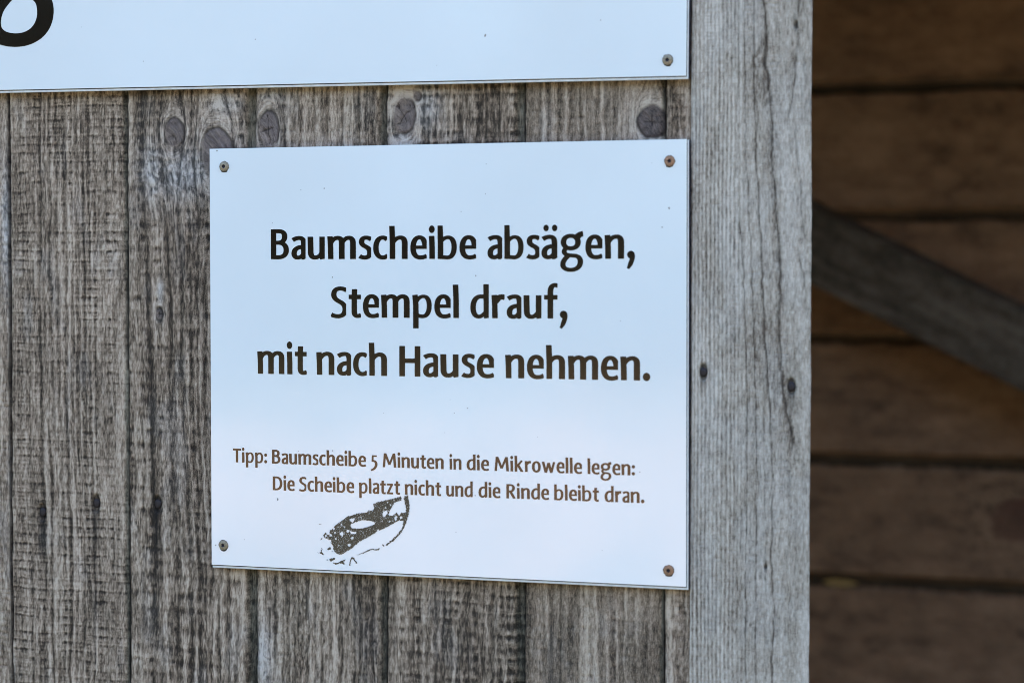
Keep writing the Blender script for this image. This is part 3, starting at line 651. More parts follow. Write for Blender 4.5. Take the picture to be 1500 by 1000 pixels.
GLYPHS = json.loads(r'''{"n":[[6,2,8,1,12,-1,188,1,192,3,195,8,194,142,192,158,192,242,191,258,190,408,186,472,184,548,185,552,192,566,217,602,237,628,251,642,268,658,288,672,308,683,322,689,342,692,362,692,382,689,395,682,401,678,405,672,414,628,419,582,419,8,421,2,428,0,612,0,619,2,621,8,621,208,621,558,618,618,614,648,610,668,599,702,590,722,579,742,565,762,548,782,532,795,512,808,496,818,482,824,452,834,437,838,398,842,358,842,328,840,298,834,278,829,248,818,228,809,208,798,182,781,178,779,173,782,172,788,170,822,168,828,162,829,-12,821,-19,818,-20,812,0,402,1,258,2,242,2,158,4,142,4,58,5,42,5,8]],"h":[[7,2,12,0,188,0,193,2,195,8,195,568,197,572,200,578,225,612,248,639,268,658,288,672,308,683,328,690,348,692,362,692,382,689,392,684,402,676,407,668,417,608,419,582,419,8,421,2,428,0,612,0,619,2,621,8,621,562,619,612,614,648,604,688,599,702,592,717,582,737,572,752,552,777,528,798,502,814,468,829,452,834,432,838,398,842,352,842,318,838,278,829,238,814,218,804,198,792,192,791,190,792,189,798,188,818,184,952,181,1008,179,1102,176,1158,176,1182,174,1188,168,1190,-2,1190,-8,1190,-12,1188,-14,1182,-14,1158,-11,1102,-9,1002,-6,952,-4,852,-2,838,1,702,2,688,5,608,5,8]],"m":[[6,2,8,1,12,-1,188,1,192,3,195,8,194,142,192,158,192,242,191,258,190,408,186,472,183,552,185,558,192,572,207,598,221,618,236,638,254,658,272,673,288,683,302,690,318,693,328,694,352,689,365,682,370,678,373,672,376,648,380,628,384,588,384,8,386,2,392,0,578,0,584,2,586,8,586,558,585,578,588,586,598,602,625,638,638,652,652,665,662,673,678,683,692,690,708,693,718,693,738,690,748,687,758,680,763,672,766,648,770,628,774,588,774,222,774,8,776,2,782,0,968,0,974,2,976,8,976,558,973,618,969,648,964,672,959,692,949,718,939,738,923,762,910,778,892,793,878,804,862,814,842,823,828,829,812,834,788,838,742,842,728,842,688,839,662,834,628,823,608,814,588,804,563,788,538,766,532,765,528,769,502,793,488,804,472,814,452,823,438,829,422,833,388,840,342,842,302,840,272,834,238,823,218,814,178,791,172,792,171,798,170,822,168,828,162,829,-12,821,-19,818,-20,812,0,402,1,258,2,242,2,158,4,142,4,58,5,42,5,8]],"a":[[168,-12,188,-15,242,-15,258,-14,282,-9,302,-3,342,13,348,11,355,-8,358,-12,362,-15,432,-15,438,-14,442,-12,492,18,495,22,495,28,495,712,494,722,490,732,482,745,468,766,447,788,428,803,398,819,372,829,358,834,332,839,308,842,288,844,242,843,198,839,152,829,118,819,78,803,38,784,18,772,2,762,-3,758,-3,752,80,632,82,629,88,626,92,628,122,648,148,663,182,679,212,689,232,693,262,696,278,696,298,693,308,690,312,686,319,678,321,662,328,632,333,592,335,568,335,522,334,518,332,515,328,513,292,509,262,503,228,495,208,488,168,472,142,460,118,445,102,434,77,412,67,402,47,378,32,356,20,332,10,308,6,292,1,272,-4,242,-5,218,-5,192,-4,178,1,148,6,128,11,112,20,92,32,72,47,52,67,32,82,21,108,6,122,0,148,-9],[218,127,208,130,198,137,192,145,190,152,185,198,185,222,186,238,190,258,196,278,202,292,212,307,222,318,234,328,242,334,262,344,288,354,308,359,328,363,332,362,335,358,335,208,333,198,322,184,308,167,291,152,272,140,258,132,242,128,228,126]],"ä":[[168,-12,188,-15,242,-15,258,-14,282,-9,302,-3,342,13,348,11,355,-8,358,-12,362,-15,438,-14,522,34,528,38,531,42,531,48,527,78,525,98,525,562,524,592,519,638,509,682,499,712,488,736,470,762,452,782,441,792,428,803,398,819,372,829,358,834,332,839,288,844,248,844,198,839,152,829,118,819,78,803,38,784,2,762,-3,758,-3,752,76,638,85,628,88,626,92,628,122,648,148,663,168,673,192,683,212,689,232,693,268,696,298,693,308,690,316,682,319,678,329,628,334,588,335,562,335,522,334,518,332,515,328,513,292,509,262,503,228,495,208,488,168,472,142,460,118,445,102,434,77,412,67,402,47,378,32,356,20,332,10,308,6,292,1,272,-4,242,-5,218,-5,192,-4,178,1,148,6,128,11,112,20,92,32,72,47,52,67,32,82,21,108,6,122,0,148,-9],[218,127,208,130,198,137,192,145,190,152,185,198,185,222,186,238,190,258,196,278,202,292,212,307,222,318,234,328,242,334,262,344,288,354,308,359,328,363,332,362,335,358,335,208,333,198,322,184,308,167,291,152,272,140,258,132,242,128,228,126],[132,968,148,965,158,965,168,967,182,972,198,982,213,998,223,1012,228,1022,234,1038,238,1058,240,1078,238,1102,234,1122,225,1142,213,1162,198,1178,182,1188,168,1192,152,1195,142,1195,132,1193,118,1188,102,1178,87,1162,77,1148,72,1138,66,1122,62,1102,60,1082,62,1058,66,1038,75,1018,87,998,102,982,118,972],[417,968,432,965,442,965,452,967,467,972,482,982,498,998,508,1012,513,1022,519,1038,523,1058,525,1078,523,1102,519,1122,510,1142,498,1162,483,1178,467,1188,453,1192,438,1195,428,1195,418,1193,403,1188,388,1178,372,1162,362,1148,357,1138,351,1122,347,1102,345,1082,347,1058,351,1038,360,1018,372,998,387,982,403,972]],"u":[[182,-12,202,-15,268,-15,282,-14,308,-9,328,-4,358,7,378,17,408,34,413,32,415,28,420,-8,422,-12,428,-14,578,10,582,13,585,18,585,808,582,813,578,815,402,815,397,812,395,808,395,238,394,232,391,228,368,197,348,176,317,152,308,147,288,137,268,132,258,131,248,132,228,137,218,142,213,148,206,162,195,208,191,238,190,258,189,358,188,378,188,428,186,442,184,628,182,642,181,762,180,808,179,812,178,814,172,816,122,816,38,814,-12,814,-18,812,-20,808,-20,802,-19,788,-19,738,-18,718,-18,668,-16,652,-16,602,-14,518,-14,468,-12,452,-12,402,-11,382,-10,262,-9,238,-5,202,2,168,6,152,16,122,28,98,36,82,47,68,68,44,82,31,98,20,122,6,148,-4,168,-10]],"e":[[306,-18,322,-19,368,-19,422,-14,458,-8,498,1,528,11,552,20,557,22,560,28,559,122,554,132,530,172,528,177,522,180,518,180,498,167,478,157,452,146,418,136,388,131,348,129,312,131,292,137,282,141,262,155,250,168,238,185,228,202,216,228,207,258,201,282,196,308,192,348,192,353,198,357,202,358,552,358,558,360,559,362,560,368,560,662,559,668,553,682,541,708,519,742,502,762,488,778,462,798,442,811,428,819,402,829,388,834,368,839,332,843,292,844,252,839,218,829,202,824,182,814,154,798,138,785,118,768,91,738,67,702,47,662,32,622,21,588,17,568,6,508,1,452,0,428,0,378,1,352,5,308,11,268,21,228,27,208,38,178,52,148,62,128,76,108,101,78,122,56,142,40,162,27,182,16,218,1,248,-8,268,-12],[202,482,198,485,196,488,196,498,201,528,206,552,216,588,226,612,240,642,252,662,262,674,268,679,278,686,292,694,308,696,322,695,328,693,338,689,345,682,354,672,362,658,379,622,389,592,394,572,398,548,403,508,405,492,404,488,402,485,398,482]],"s":[[160,-18,178,-19,212,-19,238,-17,258,-14,282,-9,312,1,348,17,378,37,396,52,409,68,413,72,415,82,415,392,413,402,398,422,378,442,346,468,322,483,298,499,232,535,202,557,192,568,186,578,181,592,180,612,180,632,183,662,186,678,190,682,198,688,218,694,238,696,262,695,272,694,292,688,302,684,322,674,368,643,372,643,378,648,389,662,414,698,415,708,415,792,414,802,408,808,402,810,368,824,338,833,312,838,262,844,222,844,192,841,178,839,152,834,122,824,108,818,88,808,72,798,62,790,48,777,32,760,22,745,15,732,6,712,1,698,-4,678,-8,652,-10,632,-10,608,-8,592,-4,568,1,548,15,518,34,488,58,462,74,448,94,432,128,411,202,369,231,348,246,332,254,322,264,302,269,288,273,262,275,248,275,222,274,208,270,182,265,168,260,158,252,147,238,137,218,131,192,129,158,132,138,136,108,146,88,158,68,172,62,174,56,168,-19,62,-24,52,-25,42,-22,38,-2,26,32,10,58,1,92,-8,122,-14]],"c":[[299,-18,312,-19,348,-19,392,-14,418,-9,438,-3,462,6,476,12,479,18,480,22,480,152,479,158,472,166,453,188,448,189,442,187,428,172,408,156,392,146,377,138,352,131,332,129,312,130,292,136,282,141,272,147,256,162,242,179,232,198,222,218,216,232,206,262,197,308,192,352,190,382,190,422,191,448,197,498,202,528,206,548,217,582,226,608,236,628,256,658,268,671,278,679,292,688,308,693,332,696,348,694,362,689,372,684,396,668,422,643,428,641,432,642,478,692,480,698,480,702,480,738,480,798,479,802,475,808,466,812,428,828,408,834,382,840,348,844,312,844,268,838,248,834,218,824,182,808,168,800,150,788,126,768,106,748,92,732,82,718,66,692,46,652,31,612,17,562,7,508,1,452,0,422,0,378,1,352,6,302,11,272,17,248,22,228,31,198,51,152,71,118,92,88,122,57,148,37,178,18,202,6,218,0,242,-8,268,-14]],"i":[[7,2,12,0,188,0,192,2,195,8,195,412,192,482,191,498,189,588,186,638,181,802,180,822,178,826,172,828,2,822,-2,822,-8,819,-9,818,-10,812,-9,778,-6,728,-4,638,-1,588,1,492,5,408,5,8],[72,928,88,925,98,925,108,927,118,930,128,935,138,941,148,950,163,968,174,988,184,1012,189,1038,190,1068,188,1088,184,1108,179,1122,172,1136,159,1158,145,1172,128,1185,118,1190,108,1192,92,1195,82,1195,72,1193,62,1190,52,1185,42,1179,32,1170,17,1152,6,1132,-4,1108,-9,1082,-10,1052,-8,1032,-4,1012,1,998,8,984,21,962,35,948,52,935,62,930]],"b":[[240,-12,302,-18,348,-18,382,-14,428,-3,462,11,482,21,498,31,522,50,538,63,555,82,568,99,583,122,604,162,614,188,623,212,634,252,643,308,649,362,650,388,650,448,649,478,643,532,634,582,624,622,614,652,598,688,584,712,565,738,537,768,522,780,502,794,478,808,462,815,438,823,418,828,378,834,332,834,298,829,278,824,248,813,228,805,198,789,192,788,189,792,188,818,185,922,176,1182,174,1188,168,1190,8,1190,2,1188,0,1182,0,742,5,608,5,8,8,2,12,0,62,0,68,-1,78,-8,82,-8,108,-4,132,-3,182,-6],[322,122,278,125,218,132,202,134,198,136,196,138,195,142,195,602,196,608,198,612,221,638,249,662,268,676,288,688,312,699,328,704,342,705,358,705,368,703,382,698,398,688,408,678,418,662,433,632,449,588,459,548,463,522,469,468,470,438,470,402,469,372,464,328,459,292,455,272,443,232,434,208,424,188,415,172,404,158,392,146,382,138,372,132,358,126,332,123]],"d":[[261,-12,288,-14,308,-12,332,-9,358,-4,388,6,408,15,438,31,462,47,468,45,469,42,476,-8,478,-9,482,-11,628,8,632,10,634,12,635,18,635,1198,632,1203,628,1205,508,1205,452,1204,448,1202,445,1198,445,1182,446,1152,446,1082,448,1062,448,992,449,972,449,902,450,888,450,848,448,842,442,840,402,844,348,844,312,840,282,834,248,824,212,810,182,793,152,773,132,755,119,742,98,717,76,688,62,662,47,632,31,592,16,538,10,508,5,472,0,408,0,358,2,328,7,278,16,228,26,192,37,162,46,142,68,103,86,78,105,58,118,46,135,32,162,16,192,2,212,-4,232,-9],[278,126,268,130,258,138,248,149,238,165,226,188,216,212,206,242,201,262,195,298,191,332,190,362,191,428,197,478,206,522,216,558,221,572,238,607,246,622,260,642,274,658,288,669,302,679,312,684,322,688,342,694,368,696,408,695,432,692,448,689,452,682,455,532,455,248,453,242,450,238,422,202,391,172,362,150,338,136,328,131,312,126,292,124]],"g":[[290,-452,322,-455,372,-455,398,-453,438,-449,462,-444,502,-433,532,-423,572,-404,608,-384,628,-369,652,-348,668,-332,689,-308,709,-278,724,-248,734,-222,744,-192,748,-172,755,-122,755,-78,753,-62,749,-32,739,2,733,18,722,40,705,68,692,83,672,103,658,115,642,126,612,142,598,149,572,159,538,168,508,174,478,177,348,186,308,191,278,196,252,202,242,206,232,211,226,218,218,229,213,238,212,262,217,282,226,298,232,304,238,305,258,301,292,295,328,293,362,293,402,296,432,301,458,306,488,316,522,331,558,351,586,372,612,398,635,428,644,442,654,462,664,488,669,508,674,532,678,562,678,598,674,628,668,658,654,698,653,702,656,708,675,722,690,748,702,760,714,768,728,774,752,780,758,783,760,788,760,792,760,838,755,872,743,958,741,962,738,965,732,966,692,959,668,954,632,943,598,929,562,909,542,895,518,873,507,862,498,850,492,848,452,859,432,864,408,868,368,872,328,872,288,869,258,864,238,859,202,849,168,833,132,812,102,789,81,768,58,737,41,708,26,672,22,658,16,632,12,598,13,558,16,532,21,508,26,488,32,472,46,442,66,412,78,398,93,382,95,378,94,372,78,351,67,332,60,318,51,292,47,268,46,258,46,242,50,218,56,198,62,183,78,158,90,142,102,130,136,102,138,98,134,92,92,47,62,7,47,-18,38,-34,26,-58,18,-78,6,-112,0,-138,-4,-168,-5,-182,-5,-218,2,-258,6,-272,16,-298,28,-317,38,-332,50,-348,69,-368,98,-390,118,-402,142,-415,162,-424,192,-434,232,-444,258,-449],[312,-313,282,-309,262,-304,232,-293,222,-288,208,-278,198,-269,189,-258,183,-248,180,-238,177,-222,175,-202,177,-172,181,-148,187,-128,201,-92,212,-73,226,-52,246,-28,268,-3,309,38,310,42,307,48,306,52,308,53,318,54,422,44,472,39,492,34,508,29,521,22,536,12,546,2,554,-8,559,-18,563,-28,569,-48,573,-72,575,-92,574,-128,569,-158,564,-178,558,-192,549,-212,540,-228,529,-242,508,-264,492,-276,478,-285,448,-299,432,-304,408,-310,378,-314,358,-315,338,-315],[338,438,302,441,272,450,252,461,238,472,232,478,217,498,212,508,206,522,201,542,200,558,199,598,201,618,206,638,212,652,226,678,242,695,262,709,288,719,312,725,332,727,352,728,388,723,402,719,418,714,428,709,442,699,452,690,459,682,473,662,480,648,485,632,489,618,490,602,491,562,489,542,484,522,478,508,468,490,452,472,432,458,408,447,388,441,378,440,352,438]],",":[[100,-358,102,-358,108,-357,148,-312,189,-262,215,-228,224,-212,249,-152,273,-82,288,-22,294,8,300,52,302,98,301,128,300,132,296,138,295,142,293,162,289,182,283,198,269,222,257,238,245,248,231,258,218,265,208,269,188,274,172,275,152,274,132,269,112,260,98,250,82,237,71,222,57,198,50,178,45,152,45,132,48,112,55,88,65,68,72,55,88,38,102,26,127,12,130,8,130,2,124,-22,113,-62,104,-92,81,-152,64,-228,54,-262,38,-312,37,-318,42,-324]],".":[[103,-12,118,-15,128,-15,148,-12,162,-8,172,-3,188,6,195,12,214,32,224,48,229,58,239,82,244,108,245,138,243,158,239,178,235,188,224,212,208,235,198,245,188,254,168,265,147,272,132,275,122,275,102,272,88,268,78,263,62,254,55,248,36,228,26,212,21,202,11,178,6,152,5,122,7,102,11,82,15,72,26,48,42,25,52,15,62,6,82,-5]],":":[[98,2,118,0,138,1,158,7,172,15,185,22,202,40,215,58,225,78,233,108,235,122,235,138,232,157,229,172,223,188,212,207,200,222,182,239,158,253,142,258,122,260,102,259,82,253,68,245,55,238,38,220,25,202,15,182,7,152,5,138,5,122,8,103,11,88,17,72,28,53,39,38,58,21,82,7],[98,522,118,520,138,521,158,527,172,535,185,542,202,560,215,578,225,598,233,628,235,642,235,658,232,677,229,692,223,708,212,727,200,742,182,759,158,773,142,778,122,780,102,779,82,773,68,765,55,758,38,740,25,722,15,702,7,672,5,658,5,642,8,623,11,608,17,592,28,573,39,558,58,541,82,527]],"S":[[202,-28,222,-29,268,-29,312,-25,348,-18,368,-13,398,-3,418,5,442,18,467,32,478,40,502,61,514,72,531,92,534,98,535,102,535,482,534,492,524,508,498,538,472,560,451,578,428,594,402,610,338,646,302,667,273,688,248,708,234,722,222,738,215,748,208,763,201,782,197,802,195,822,196,858,201,888,207,908,215,928,226,942,238,953,258,964,272,969,298,974,322,976,362,974,392,969,412,964,438,954,468,938,498,918,502,916,508,918,518,932,534,958,535,968,534,1078,532,1080,528,1084,502,1094,478,1103,438,1113,408,1119,352,1124,308,1124,278,1121,258,1119,228,1113,208,1108,168,1094,138,1079,122,1070,102,1056,82,1038,61,1012,47,992,36,972,27,952,17,922,11,898,5,848,5,818,7,798,11,768,16,748,27,718,37,698,52,672,66,652,82,633,108,608,128,591,148,576,178,555,208,537,292,489,317,472,338,456,358,437,369,422,378,408,388,388,394,372,399,352,404,322,405,302,405,278,400,238,395,218,385,192,372,172,358,156,338,141,318,131,308,127,282,121,252,119,198,121,162,126,122,137,102,145,88,152,52,174,48,173,43,168,-3,98,-5,88,-5,32,-5,28,-2,23,2,19,22,11,48,1,78,-8,98,-13,128,-19,158,-24]],"t":[[263,-12,278,-15,298,-16,332,-16,362,-13,388,-9,422,1,428,4,429,8,430,12,430,102,429,112,402,158,398,161,392,160,378,150,362,142,342,135,318,131,308,131,302,132,297,138,297,142,299,152,292,198,290,222,290,658,292,662,298,664,422,664,428,666,430,672,430,818,428,824,422,826,302,826,297,828,294,832,301,988,303,1022,300,1028,298,1029,122,1030,118,1029,115,1028,112,1022,105,848,104,832,102,830,98,826,92,826,8,826,2,824,0,818,0,672,1,668,2,666,8,664,92,664,98,662,100,658,100,222,101,198,105,162,111,132,116,118,125,92,136,72,142,62,152,48,168,32,188,17,208,5,228,-3,248,-9]],"p":[[7,-372,12,-375,188,-375,193,-372,195,-368,195,-2,198,4,202,5,242,-4,272,-8,308,-11,348,-11,372,-9,398,-4,418,1,448,12,468,21,492,36,512,51,536,72,553,92,572,120,588,148,598,168,614,208,624,242,634,288,640,328,644,368,645,392,645,462,644,492,640,532,634,572,624,612,614,648,599,682,583,712,568,736,544,762,522,781,498,799,488,804,468,814,452,819,418,828,382,832,342,832,318,830,288,823,272,819,232,803,208,790,178,769,172,768,170,772,169,778,164,828,162,830,158,832,-12,819,-18,818,-23,812,-24,802,5,448,5,-368],[312,122,278,126,238,136,202,150,199,152,196,158,195,452,187,558,190,568,196,578,221,618,241,642,262,664,285,682,302,693,328,703,348,706,368,706,378,704,392,699,402,692,412,682,423,668,443,628,454,598,459,578,464,558,469,522,474,472,475,432,474,388,469,332,464,302,459,278,454,258,444,228,435,208,422,183,408,162,398,150,388,141,372,131,362,127,348,123,328,121]],"l":[[7,2,12,0,188,0,192,2,195,8,195,612,192,688,191,702,189,802,186,852,184,952,181,1002,179,1102,176,1158,176,1182,174,1188,168,1190,-8,1190,-13,1188,-14,1182,-12,1118,-11,1102,-9,1002,-6,952,-4,852,-1,802,1,702,2,688,5,608,5,8]],"r":[[7,2,12,0,142,0,158,1,188,1,192,3,195,8,194,142,192,158,192,242,191,258,190,408,185,498,186,508,192,518,215,548,232,568,262,598,278,622,288,635,299,648,312,658,328,662,348,662,368,659,378,654,392,644,398,643,403,648,427,688,429,692,430,698,429,832,428,836,422,839,412,840,388,844,348,848,318,848,282,844,258,839,238,834,208,823,178,809,172,810,171,812,170,822,168,828,162,829,-12,821,-19,818,-20,812,-19,792,-16,752,-14,682,-11,648,-9,578,-6,538,-4,472,0,402,1,258,2,242,2,158,4,142,4,58,5,42,5,8]],"f":[[117,2,122,0,298,0,302,2,305,8,305,658,308,662,312,664,442,664,448,666,450,672,450,818,448,824,442,826,312,826,308,828,305,832,305,922,306,952,311,992,316,1022,327,1058,334,1078,337,1082,342,1089,352,1094,358,1095,378,1096,392,1094,408,1089,428,1079,432,1077,438,1080,439,1082,449,1102,450,1108,450,1192,450,1228,448,1234,442,1236,432,1239,388,1244,348,1243,312,1239,292,1234,278,1229,252,1219,232,1208,212,1194,198,1180,186,1168,171,1148,161,1132,147,1102,141,1088,132,1058,126,1032,121,1002,116,952,115,922,115,838,115,832,112,828,108,826,8,826,2,824,1,822,0,818,0,672,1,668,2,666,8,664,108,664,112,662,115,658,115,8]],"H":[[2,2,8,0,182,0,188,2,190,8,190,468,190,472,192,477,198,479,508,479,512,477,515,472,515,468,515,8,517,2,522,0,698,0,703,2,705,8,705,1058,705,1082,702,1088,698,1090,522,1090,517,1088,515,1082,515,652,515,648,512,643,508,641,198,641,192,643,190,648,190,652,190,1082,188,1088,182,1090,8,1090,2,1088,0,1082,0,8]],"T":[[242,2,248,0,422,0,428,2,430,8,430,938,431,942,432,944,438,946,662,946,668,948,670,952,670,1082,670,1088,666,1092,662,1094,432,1094,8,1094,2,1092,0,1088,0,958,0,952,3,948,8,946,232,946,238,944,240,938,240,8]],"5":[[80,-322,82,-324,88,-324,142,-308,182,-294,222,-278,248,-265,288,-244,328,-218,358,-195,382,-174,411,-148,429,-128,454,-98,474,-68,498,-27,514,8,524,32,539,82,548,128,554,172,555,198,555,228,550,282,544,312,534,348,519,382,508,402,498,418,474,448,452,468,438,480,418,494,392,508,368,518,352,523,312,534,262,541,258,545,256,548,256,552,270,772,272,778,278,780,502,780,508,782,510,788,510,898,508,903,502,905,152,905,148,905,143,902,141,898,116,502,112,438,114,428,118,425,142,421,146,418,148,412,151,392,152,390,158,388,202,394,242,394,268,390,288,384,308,373,318,365,329,352,339,338,348,318,354,298,359,278,363,248,365,222,365,192,363,172,359,138,349,98,339,68,324,32,308,3,292,-21,269,-52,252,-71,222,-99,198,-119,178,-133,142,-154,122,-164,88,-179,48,-192,44,-198,44,-202,46,-212,76,-318]],"M":[[40,2,72,0,148,0,152,1,156,2,158,8,211,652,215,688,218,697,222,692,228,678,412,192,417,182,422,181,498,209,502,209,506,208,562,186,568,185,572,188,767,698,772,704,776,692,778,662,831,18,832,7,835,2,838,1,932,0,1018,7,1022,9,1025,12,1024,42,986,498,939,1072,938,1082,935,1088,932,1089,928,1090,762,1090,758,1089,754,1088,748,1082,745,1078,743,1062,519,472,512,456,508,448,502,451,496,468,264,1078,259,1088,252,1090,248,1090,78,1089,74,1088,72,1082,-16,18,-16,12,-12,8,-8,6]],"k":[[7,2,12,0,188,0,193,2,195,8,195,352,195,358,197,362,202,366,208,366,212,362,219,352,411,32,426,8,430,2,438,0,572,0,582,5,621,28,627,32,628,38,626,42,349,502,349,508,351,512,574,798,576,802,572,809,517,852,468,891,462,893,458,891,209,572,202,564,198,562,195,568,195,572,195,612,192,688,191,702,189,802,186,852,184,952,181,1002,179,1102,176,1158,176,1182,175,1198,173,1202,168,1205,68,1205,18,1203,-8,1202,-12,1200,-14,1198,-15,1192,-14,1152,-11,1102,-9,1002,-6,952,-4,852,-2,838,1,702,2,688,5,608,5,8]],"o":[[279,-18,292,-19,328,-19,358,-16,392,-9,422,0,448,11,468,22,482,32,502,47,523,68,543,92,562,123,575,148,589,182,599,218,609,262,614,298,619,352,620,382,620,438,619,468,614,522,609,558,599,602,589,638,578,668,564,698,549,722,534,742,522,757,495,782,472,799,448,814,412,828,377,838,342,843,332,844,288,844,248,838,208,828,172,814,148,799,125,782,98,757,86,742,71,722,56,698,42,668,31,638,21,602,11,558,6,522,1,468,0,438,0,382,1,352,6,298,11,262,21,218,31,182,45,148,58,123,77,92,97,68,118,47,132,35,152,22,172,11,208,-3,228,-9,248,-14],[288,131,272,136,262,142,252,150,246,158,236,172,226,192,211,232,201,272,196,302,193,338,190,382,190,438,191,462,196,518,201,548,207,572,221,618,232,642,240,658,247,668,258,678,268,686,278,690,288,694,308,696,332,694,348,688,357,682,373,668,383,652,393,632,403,608,409,588,419,548,424,518,427,482,430,438,430,382,429,358,424,302,419,272,413,248,404,218,399,202,382,170,374,158,368,150,358,142,348,136,332,131,312,129]],"w":[[188,-8,192,-10,198,-10,238,-10,278,-1,288,-2,322,-10,352,-10,359,-8,361,-2,368,22,456,382,458,385,462,388,468,375,474,352,566,-2,568,-6,572,-10,578,-10,618,-10,628,-9,652,-2,662,-1,702,-10,732,-10,738,-9,741,-2,748,22,934,792,935,802,932,806,928,809,862,824,788,825,782,824,778,821,776,818,679,418,668,370,662,364,658,375,558,758,555,768,552,770,548,771,542,770,468,751,458,752,398,766,392,767,388,765,386,762,377,728,294,388,288,368,288,367,282,366,276,388,168,812,164,822,158,825,68,824,-8,805,-15,802,-17,798,-9,762,186,-2]],"D":[[97,-2,102,-4,262,-4,318,1,352,6,398,16,442,31,468,42,502,60,538,82,562,101,582,118,598,133,623,162,645,192,663,222,678,252,689,278,699,302,714,352,724,402,729,438,734,492,735,518,735,568,730,642,724,688,713,738,699,788,684,828,665,868,644,902,614,942,578,981,551,1002,512,1028,487,1042,452,1058,422,1069,388,1079,362,1084,332,1089,272,1094,102,1094,88,1090,8,1090,2,1088,0,1082,0,8,2,2,8,0,88,0],[192,146,190,152,190,938,191,942,192,944,198,946,252,946,282,945,318,940,348,933,372,924,392,914,408,905,432,885,458,859,474,838,489,812,499,792,509,768,519,738,529,702,534,678,540,638,544,592,545,568,545,518,544,492,540,448,534,412,524,368,514,338,504,312,492,288,481,268,463,242,438,214,418,197,396,182,378,172,362,165,338,157,312,151,272,145,242,144,198,144]],"R":[[2,2,8,0,182,0,188,2,190,8,190,458,192,464,198,466,212,466,218,464,223,458,466,18,476,2,482,0,608,1,618,5,668,34,670,38,670,42,664,52,423,488,422,492,426,498,452,511,468,520,492,537,511,552,535,578,559,608,574,632,588,662,599,692,609,732,614,768,615,788,615,812,613,838,609,868,605,888,599,908,589,932,573,962,558,984,542,1002,522,1020,498,1039,482,1048,462,1058,438,1068,408,1078,382,1084,358,1089,342,1090,8,1090,2,1088,0,1082,0,8],[192,616,190,622,190,938,191,942,192,944,198,946,288,946,318,944,342,939,358,934,378,925,392,913,402,900,409,888,418,862,423,832,425,812,425,792,424,772,420,748,413,722,403,698,389,672,377,658,358,640,342,631,318,621,298,616,272,614,198,614]],"B":[[97,-2,102,-4,288,-4,332,0,372,7,392,11,428,21,452,31,482,45,502,57,537,82,562,107,579,128,599,158,609,178,619,202,629,232,634,258,639,298,640,318,639,362,634,402,629,428,620,458,610,482,600,502,585,528,570,548,552,567,531,588,505,608,503,612,505,618,519,632,538,658,550,678,560,698,573,732,579,758,585,802,585,832,583,858,579,888,573,912,564,938,555,958,543,978,529,998,512,1016,498,1029,478,1043,462,1052,438,1065,412,1074,378,1084,352,1089,302,1094,102,1094,88,1090,8,1090,2,1088,0,1082,0,8,2,2,8,0,88,0],[192,146,190,152,190,518,191,522,192,524,198,526,268,526,298,524,322,520,342,514,368,504,386,492,402,478,418,458,428,441,434,428,444,392,449,362,450,342,450,318,449,298,445,272,435,238,424,212,408,191,392,178,372,166,348,156,328,151,292,145,268,144,198,144],[192,676,190,682,190,938,191,942,192,944,198,946,288,946,308,945,332,940,348,935,358,930,368,922,372,917,379,908,385,892,389,878,393,852,395,828,395,808,393,792,389,768,380,742,369,722,356,708,342,697,322,686,308,680,288,676,262,674,198,674]],"z":[[141,-8,148,-10,152,-11,162,-5,168,-4,482,-4,488,-2,490,2,490,132,490,138,486,142,482,144,238,144,232,145,230,148,230,152,232,158,461,668,468,677,478,681,479,682,480,688,480,708,481,712,503,762,501,768,482,777,480,782,480,818,478,824,472,826,378,826,370,828,358,831,348,827,342,826,28,826,22,824,21,822,20,818,20,688,22,681,28,679,272,679,279,678,281,672,278,662,49,152,46,148,42,145,28,144,22,142,20,138,19,88,7,58,9,52,17,48,20,42,20,8,20,2,22,-2,28,-4,128,-4,138,-6]]}''')
def glyph_loops(ch): return [np.array(l, float).reshape(-1, 2)/5 for l in GLYPHS[ch]]
def area(p): return .5*np.sum(p[:, 0]*np.roll(p[:, 1], -1)-np.roll(p[:, 0], -1)*p[:, 1])
def glyph_tris(ch):
    L_ = glyph_loops(ch); big = sorted(L_, key=lambda p: -abs(area(p)))
    outs = [];
    for p in big:
        host = None
        for o_ in outs:
            if inside(p[0], o_[0]): host = o_; break
        if host is None: outs.append([p])
        else: host.append(p)
    vs2 = []; tr = []
    for grp in outs:
        base = len(vs2)
        polys = [[Vector((a, b, 0)) for a, b in p] for p in grp]
        t = tessellate_polygon(polys)
        vs2 += [tuple(a) for p in grp for a in p]
        tr += [tuple(base+i for i in tri) for tri in t]
    return np.array(vs2), tr
def inside(pt, poly):
    x_, y_ = pt; c = False; n = len(poly)
    for i in range(n):
        a = poly[i]; b = poly[i-1]
        if (a[1] > y_) != (b[1] > y_) and x_ < (b[0]-a[0])*(y_-a[1])/(b[1]-a[1])+a[0]: c = not c
    return c
CACHE = {ch: glyph_tris(ch) for ch in GLYPHS}
KERN = {'T': -6, 'r': 4, '5': 6}
def word_mesh(word, gap=18):
    V_ = []; F_ = []; x_ = 0
    for ch in word:
        v, t = CACHE[ch]; mn = v[:, 0].min(); mx = v[:, 0].max()
        sp = gap-(9 if ch in 'acegosdS' else 0)*0
        base = sum(len(a) for a in V_)
        V_.append(v+np.array([x_-mn, 0])); F_ += [tuple(i+base for i in tri) for tri in t]
        x_ += mx-mn+gap*(.78 if ch in 'acegosfrtT' else 1.0)
        last = mx
    v = np.concatenate(V_); return v, F_, v[:, 0].max()
